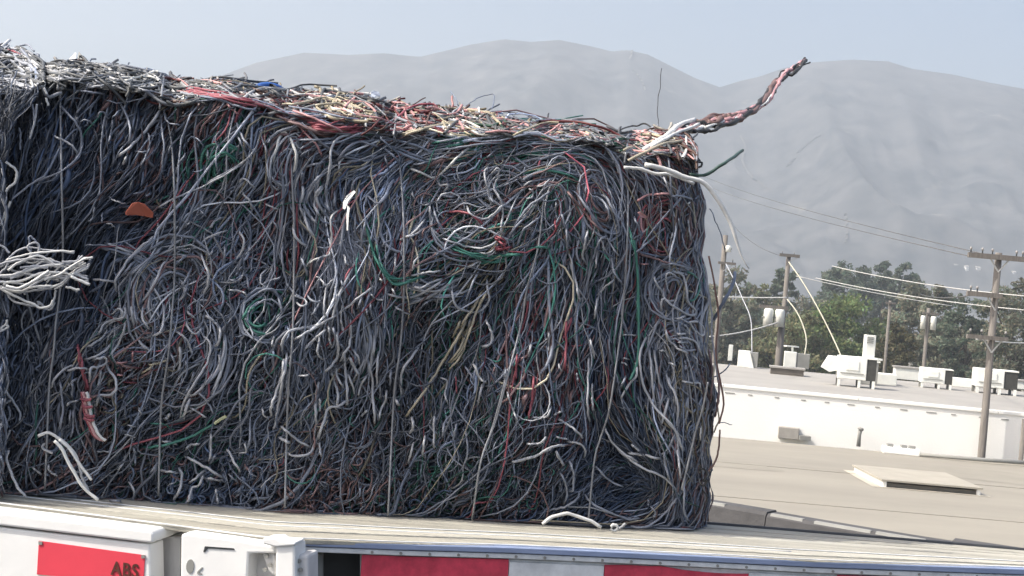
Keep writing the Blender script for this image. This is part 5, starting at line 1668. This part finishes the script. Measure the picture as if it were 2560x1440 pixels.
# frayed, twisted cable sticking up from the right top corner
FRP = [(1690, 326), (1740, 315), (1790, 306), (1840, 292), (1885, 272), (1920, 244), (1942, 210), (1975, 180), (2016, 152)]
base = spline(FRP, 60)
tt = np.linspace(0, 1, 60)
fr = bpy.data.objects.new('frayed_cable', None)
mbf = {}
for i, (c, amp, ph, rr, cut) in enumerate([('P', 9, 0, 6, 1), ('Z', 10, 2.1, 7, 1), ('X', 11, 4.2, 6, 1), ('P', 7, 1., 5, .85), ('Z', 12, 3.3, 6, .8), ('W', 9, 5.2, 4, .45), ('Z', 9, .6, 6, .7), ('W', 9, 2.8, 3, .97), ('X', 14, 5.6, 4, .97), ('Z', 13, 1.6, 5, .6), ('P', 12, 4.9, 4, .6)]):
    env = np.interp(tt, [0, .2, .42, .5, .62, .75, .9, 1], [1.5, 1.6, 1.3, .6, .95, 1.0, .8, .6])
    q = base.copy()
    tang = np.gradient(base, axis=0); tang /= np.linalg.norm(tang, axis=1, keepdims=True)
    nrm = np.stack([-tang[:, 1], tang[:, 0]], 1)
    wv = np.interp(tt, np.linspace(0, 1, 9), rng.uniform(-1, 1, 9)) * .75 + .35 * np.sin(tt * 11 + ph)
    q = q + nrm * (amp * env * wv)[:, None] + rng.normal(0, 1.3, q.shape)
    m_ = int(60 * cut)
    P = FP(q[:m_, 0], q[:m_, 1], -.02 + .012 * np.cos(tt[:m_] * 15 + ph))
    rad = .001 * rr * np.interp(tt[:m_], [0, .4, 1], [1.25, 1.05, .75]) * (1 + .3 * np.sin(tt[:m_] * 60 + i * 2))
    o = MB().tube(P, rad, 6).build('frayed_strand', M_CAB[c], bale, smooth=True)
for pts in [[(1925, 236), (1929, 222), (1937, 216), (1940, 232)], [(1946, 212), (1950, 184), (1962, 176), (1972, 180)], [(2002, 160), (2008, 148), (2014, 144)], [(1985, 172), (2010, 162), (2024, 156)], [(1892, 270), (1905, 262), (1916, 262)]]:
    traced('X', 4, pts, bale, off=-.015, weave=False, name='frayed_strand')

# striped red and white cable end hanging on the face
for i, (c, r, dx, off) in enumerate([('P', 5.6, -4, .045), ('W', 5.2, 5, .05), ('R', 4.4, -9, .038)]):
    pts = [(212 + dx, 980), (217 + dx, 1005), (221 + dx, 1030), (231 + dx, 1062), (246 + dx, 1092), (262 + dx * .6, 1101)]
    traced(c, r, pts, bale, off=off, weave=False, label='pink and white cable end bound with red tape' if i == 0 else None)
for (x, y) in [(216, 998), (219, 1016), (226, 1040), (224, 1048)]:
    traced('R', 5.4, [(x - 14, y - 3), (x - 2, y + 2), (x + 12, y + 1)], bale, off=.056, weave=False, name='tape_band')

# tie wires pressed into the face
TIES = [[(150, 215), (152, 330), (154, 450), (157, 640), (146, 760), (140, 800), (134, 880), (124, 955), (118, 1080), (112, 1225)],
        [(405, 262), (425, 330), (434, 430), (437, 560), (436, 700), (430, 780), (422, 880), (410, 960), (402, 1030), (396, 1240)],
        [(716, 280), (728, 420), (735, 560), (735, 680), (733, 800), (728, 890), (720, 980), (712, 1270)],
        [(990, 330), (1003, 450), (1009, 560), (1010, 700), (1006, 800), (998, 890), (985, 990), (970, 1290)],
        [(1370, 362), (1357, 520), (1345, 620), (1318, 720), (1304, 805), (1272, 930), (1240, 1050), (1203, 1150), (1180, 1300)],
        [(1567, 400), (1570, 520), (1566, 650), (1556, 790), (1545, 880), (1524, 1020), (1503, 1090), (1486, 1150), (1470, 1310)],
        [(1585, 600), (1594, 680), (1597, 800), (1594, 900), (1575, 950)],
        [(1770, 955), (1757, 1020), (1740, 1075), (1722, 1150), (1704, 1225)],
        [(1270, 922), (1252, 995), (1232, 1065), (1212, 1127)]]
for i, tpts in enumerate(TIES):
    p = spline(tpts, 40)
    P = FP(p[:, 0], np.minimum(p[:, 1], bY(p[:, 0]) - 3), .022 + lump(p[:, 0], p[:, 1]) * .8 - (.03 if i < 6 else 0) * np.exp(-((np.arange(40) / 5.) ** 2)))
    MB().tube(P, .0022 if i != 6 else .003, 6).build('tie_wire', M_WIRE if i != 6 else M_CAB['N'], bale, smooth=True)
# pinches where the ties cross the top
for i, tpts in enumerate(TIES[:6]):
    x, y = tpts[0]
    p = spline([(x - 6, y + 10), (x - 2, y - 20), (x + 4, cY(np.array(float(x))) - 2)], 14)
    MB().tube(FP(p[:, 0], p[:, 1], np.full(14, .012)), .0026, 6).build('tie_wire', M_WIRE, bale, smooth=True)

# the tangle itself: the largest strands as parts, the rest as one mass
R1 = np.random.default_rng(3)
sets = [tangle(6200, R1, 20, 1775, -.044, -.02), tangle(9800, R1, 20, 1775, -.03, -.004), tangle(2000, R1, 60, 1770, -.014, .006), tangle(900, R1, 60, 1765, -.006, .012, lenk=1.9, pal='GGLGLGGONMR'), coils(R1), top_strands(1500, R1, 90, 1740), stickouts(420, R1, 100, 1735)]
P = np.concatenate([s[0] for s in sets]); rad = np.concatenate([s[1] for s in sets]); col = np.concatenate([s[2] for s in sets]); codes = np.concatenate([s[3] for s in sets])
# the traced cables that show largest stay parts of their own, the others join the tangle
PENDING.sort(key=lambda q: -np.linalg.norm(np.diff(q[0], axis=0), axis=1).sum() * q[1].mean())
NPART = 290
for P_, r_, c_ in PENDING[:NPART]: MB().tube(P_, r_, 6).build('cable', M_CAB[c_], bale, smooth=True)
rs = [(np.stack([np.interp(np.linspace(0, 1, 26), np.linspace(0, 1, len(P_)), P_[:, k_]) for k_ in range(3)], 1), r_.mean(), PAL[c_]) for P_, r_, c_ in PENDING[NPART:]]
# a worn fuzzy tuft of hair-fine strands
nh = 420; x0 = R1.normal(862, 26, nh); y0 = R1.normal(618, 34, nh); a0 = np.radians(R1.normal(-62, 22, nh)); L0 = R1.uniform(40, 130, nh)
t_ = np.linspace(0, 1, 12)[None]
aa = a0[:, None] + R1.normal(0, .4, (nh, 1)) * t_
hx = x0[:, None] + np.cumsum(np.cos(aa), 1) * (L0 / 12)[:, None]; hy = y0[:, None] - np.cumsum(np.sin(aa), 1) * (L0 / 12)[:, None]
HP = FP(hx, hy, R1.uniform(-.012, .012, (nh, 1)) + lump(hx, hy) * .9)
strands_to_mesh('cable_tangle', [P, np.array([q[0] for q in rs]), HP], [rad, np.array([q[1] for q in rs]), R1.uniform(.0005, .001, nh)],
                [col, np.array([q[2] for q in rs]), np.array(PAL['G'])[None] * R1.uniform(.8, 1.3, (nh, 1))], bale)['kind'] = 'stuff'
R2 = np.random.default_rng(4)
sets = [tangle(1500, R2, -280, 110, -.01, .05, left=True), top_strands(420, R2, -280, 110, left=True)]
P = np.concatenate([s[0] for s in sets]); rad = np.concatenate([s[1] for s in sets]) * 1.1; col = np.concatenate([s[2] for s in sets]) * 1.3
strands_to_mesh('cable_tangle', P + np.array([.004, -.02, 0]), rad, col, bale2)['kind'] = 'stuff'


# ------------------------------------------------------------------ loose scraps caught in or lying on the bale
def scrap(name, label, cat, pts, off, m, thick=.004, bend=.006, group=None):
    a = np.array(pts, float)
    o = off + bend * np.sin(np.linspace(0, 6.28, len(a)))
    P = FP(a[:, 0], a[:, 1], o)
    ob = MB().prism(P.tolist(), tuple(-BN * thick)).build(name, m, None, bevel=.001)
    tag(ob, label, cat, group)


scrap('plastic_scrap', 'orange plastic scrap caught among the dark blue cables', 'plastic scrap', [(313, 531), (330, 508), (345, 505), (362, 510), (384, 532), (382, 545), (366, 542), (350, 536), (335, 538), (314, 538)], .04, M_ORANGE, bend=.012)
p = spline([(638, 222), (655, 216), (680, 217), (706, 224)], 14)
tag(MB().tube(FP(p[:, 0], p[:, 1], np.full(14, -.02)), .008 * np.interp(np.linspace(0, 1, 14), [0, .1, .5, .9, 1], [.7, 1, 1.2, 1, .7]), 8).build('plastic_scrap', M_BLUEP, None, smooth=True), 'crumpled blue plastic tube lying on top of the bale', 'plastic scrap')
scrap('plastic_scrap', 'white plastic scrap standing up on the left end of the bale top', 'plastic scrap', [(170, 150), (180, 140), (188, 130), (192, 134), (189, 148), (178, 154)], -.06, M_WHITE)
scrap('plastic_scrap', 'grey film scrap beside the white one on the bale top', 'plastic scrap', [(192, 150), (197, 128), (206, 140), (214, 152)], -.07, M_ACG)
scrap('plastic_scrap', 'white and blue folded scrap on the middle of the bale top', 'plastic scrap', [(905, 250), (920, 236), (934, 226), (948, 230), (952, 242), (940, 240), (930, 250)], -.05, mat('pale_blue_plastic', (.55, .6, .68), .5, .5, 60, col2=(.12, .14, .2)))
scrap('plastic_scrap', 'pale pink chip lying in the red strands near the right end', 'plastic scrap', [(1594, 531), (1602, 529), (1619, 541), (1616, 546), (1604, 544)], .045, M_CAB['P'])
scrap('white_ribbon', 'upper white plastic ribbon hanging on the bale face', 'ribbon', [(885, 476), (890, 480), (872, 502), (863, 524), (857, 522), (858, 505), (868, 488)], .05, M_WHITE)
scrap('white_ribbon', 'lower white plastic ribbon hanging right below the upper one', 'ribbon', [(868, 512), (875, 520), (872, 534), (870, 576), (867, 577), (866, 538), (868, 525)], .052, M_WHITE)

# ------------------------------------------------------------------ haze
hb = MB().box((0, 1115, GZ - 1 + 195), (3400, 2500, 390)).build('haze', None)
hm = bpy.data.materials.new('haze_air'); hm.use_nodes = True
hn = hm.node_tree.nodes; hn.clear()
pv = hn.new('ShaderNodeVolumePrincipled'); pv.inputs['Color'].default_value = (.72, .79, .87, 1); pv.inputs['Density'].default_value = HAZE; pv.inputs['Anisotropy'].default_value = .3
ho = hn.new('ShaderNodeOutputMaterial'); hm.node_tree.links.new(pv.outputs[0], ho.inputs['Volume'])
hb.data.materials.append(hm)
tag(hb, kind='stuff')
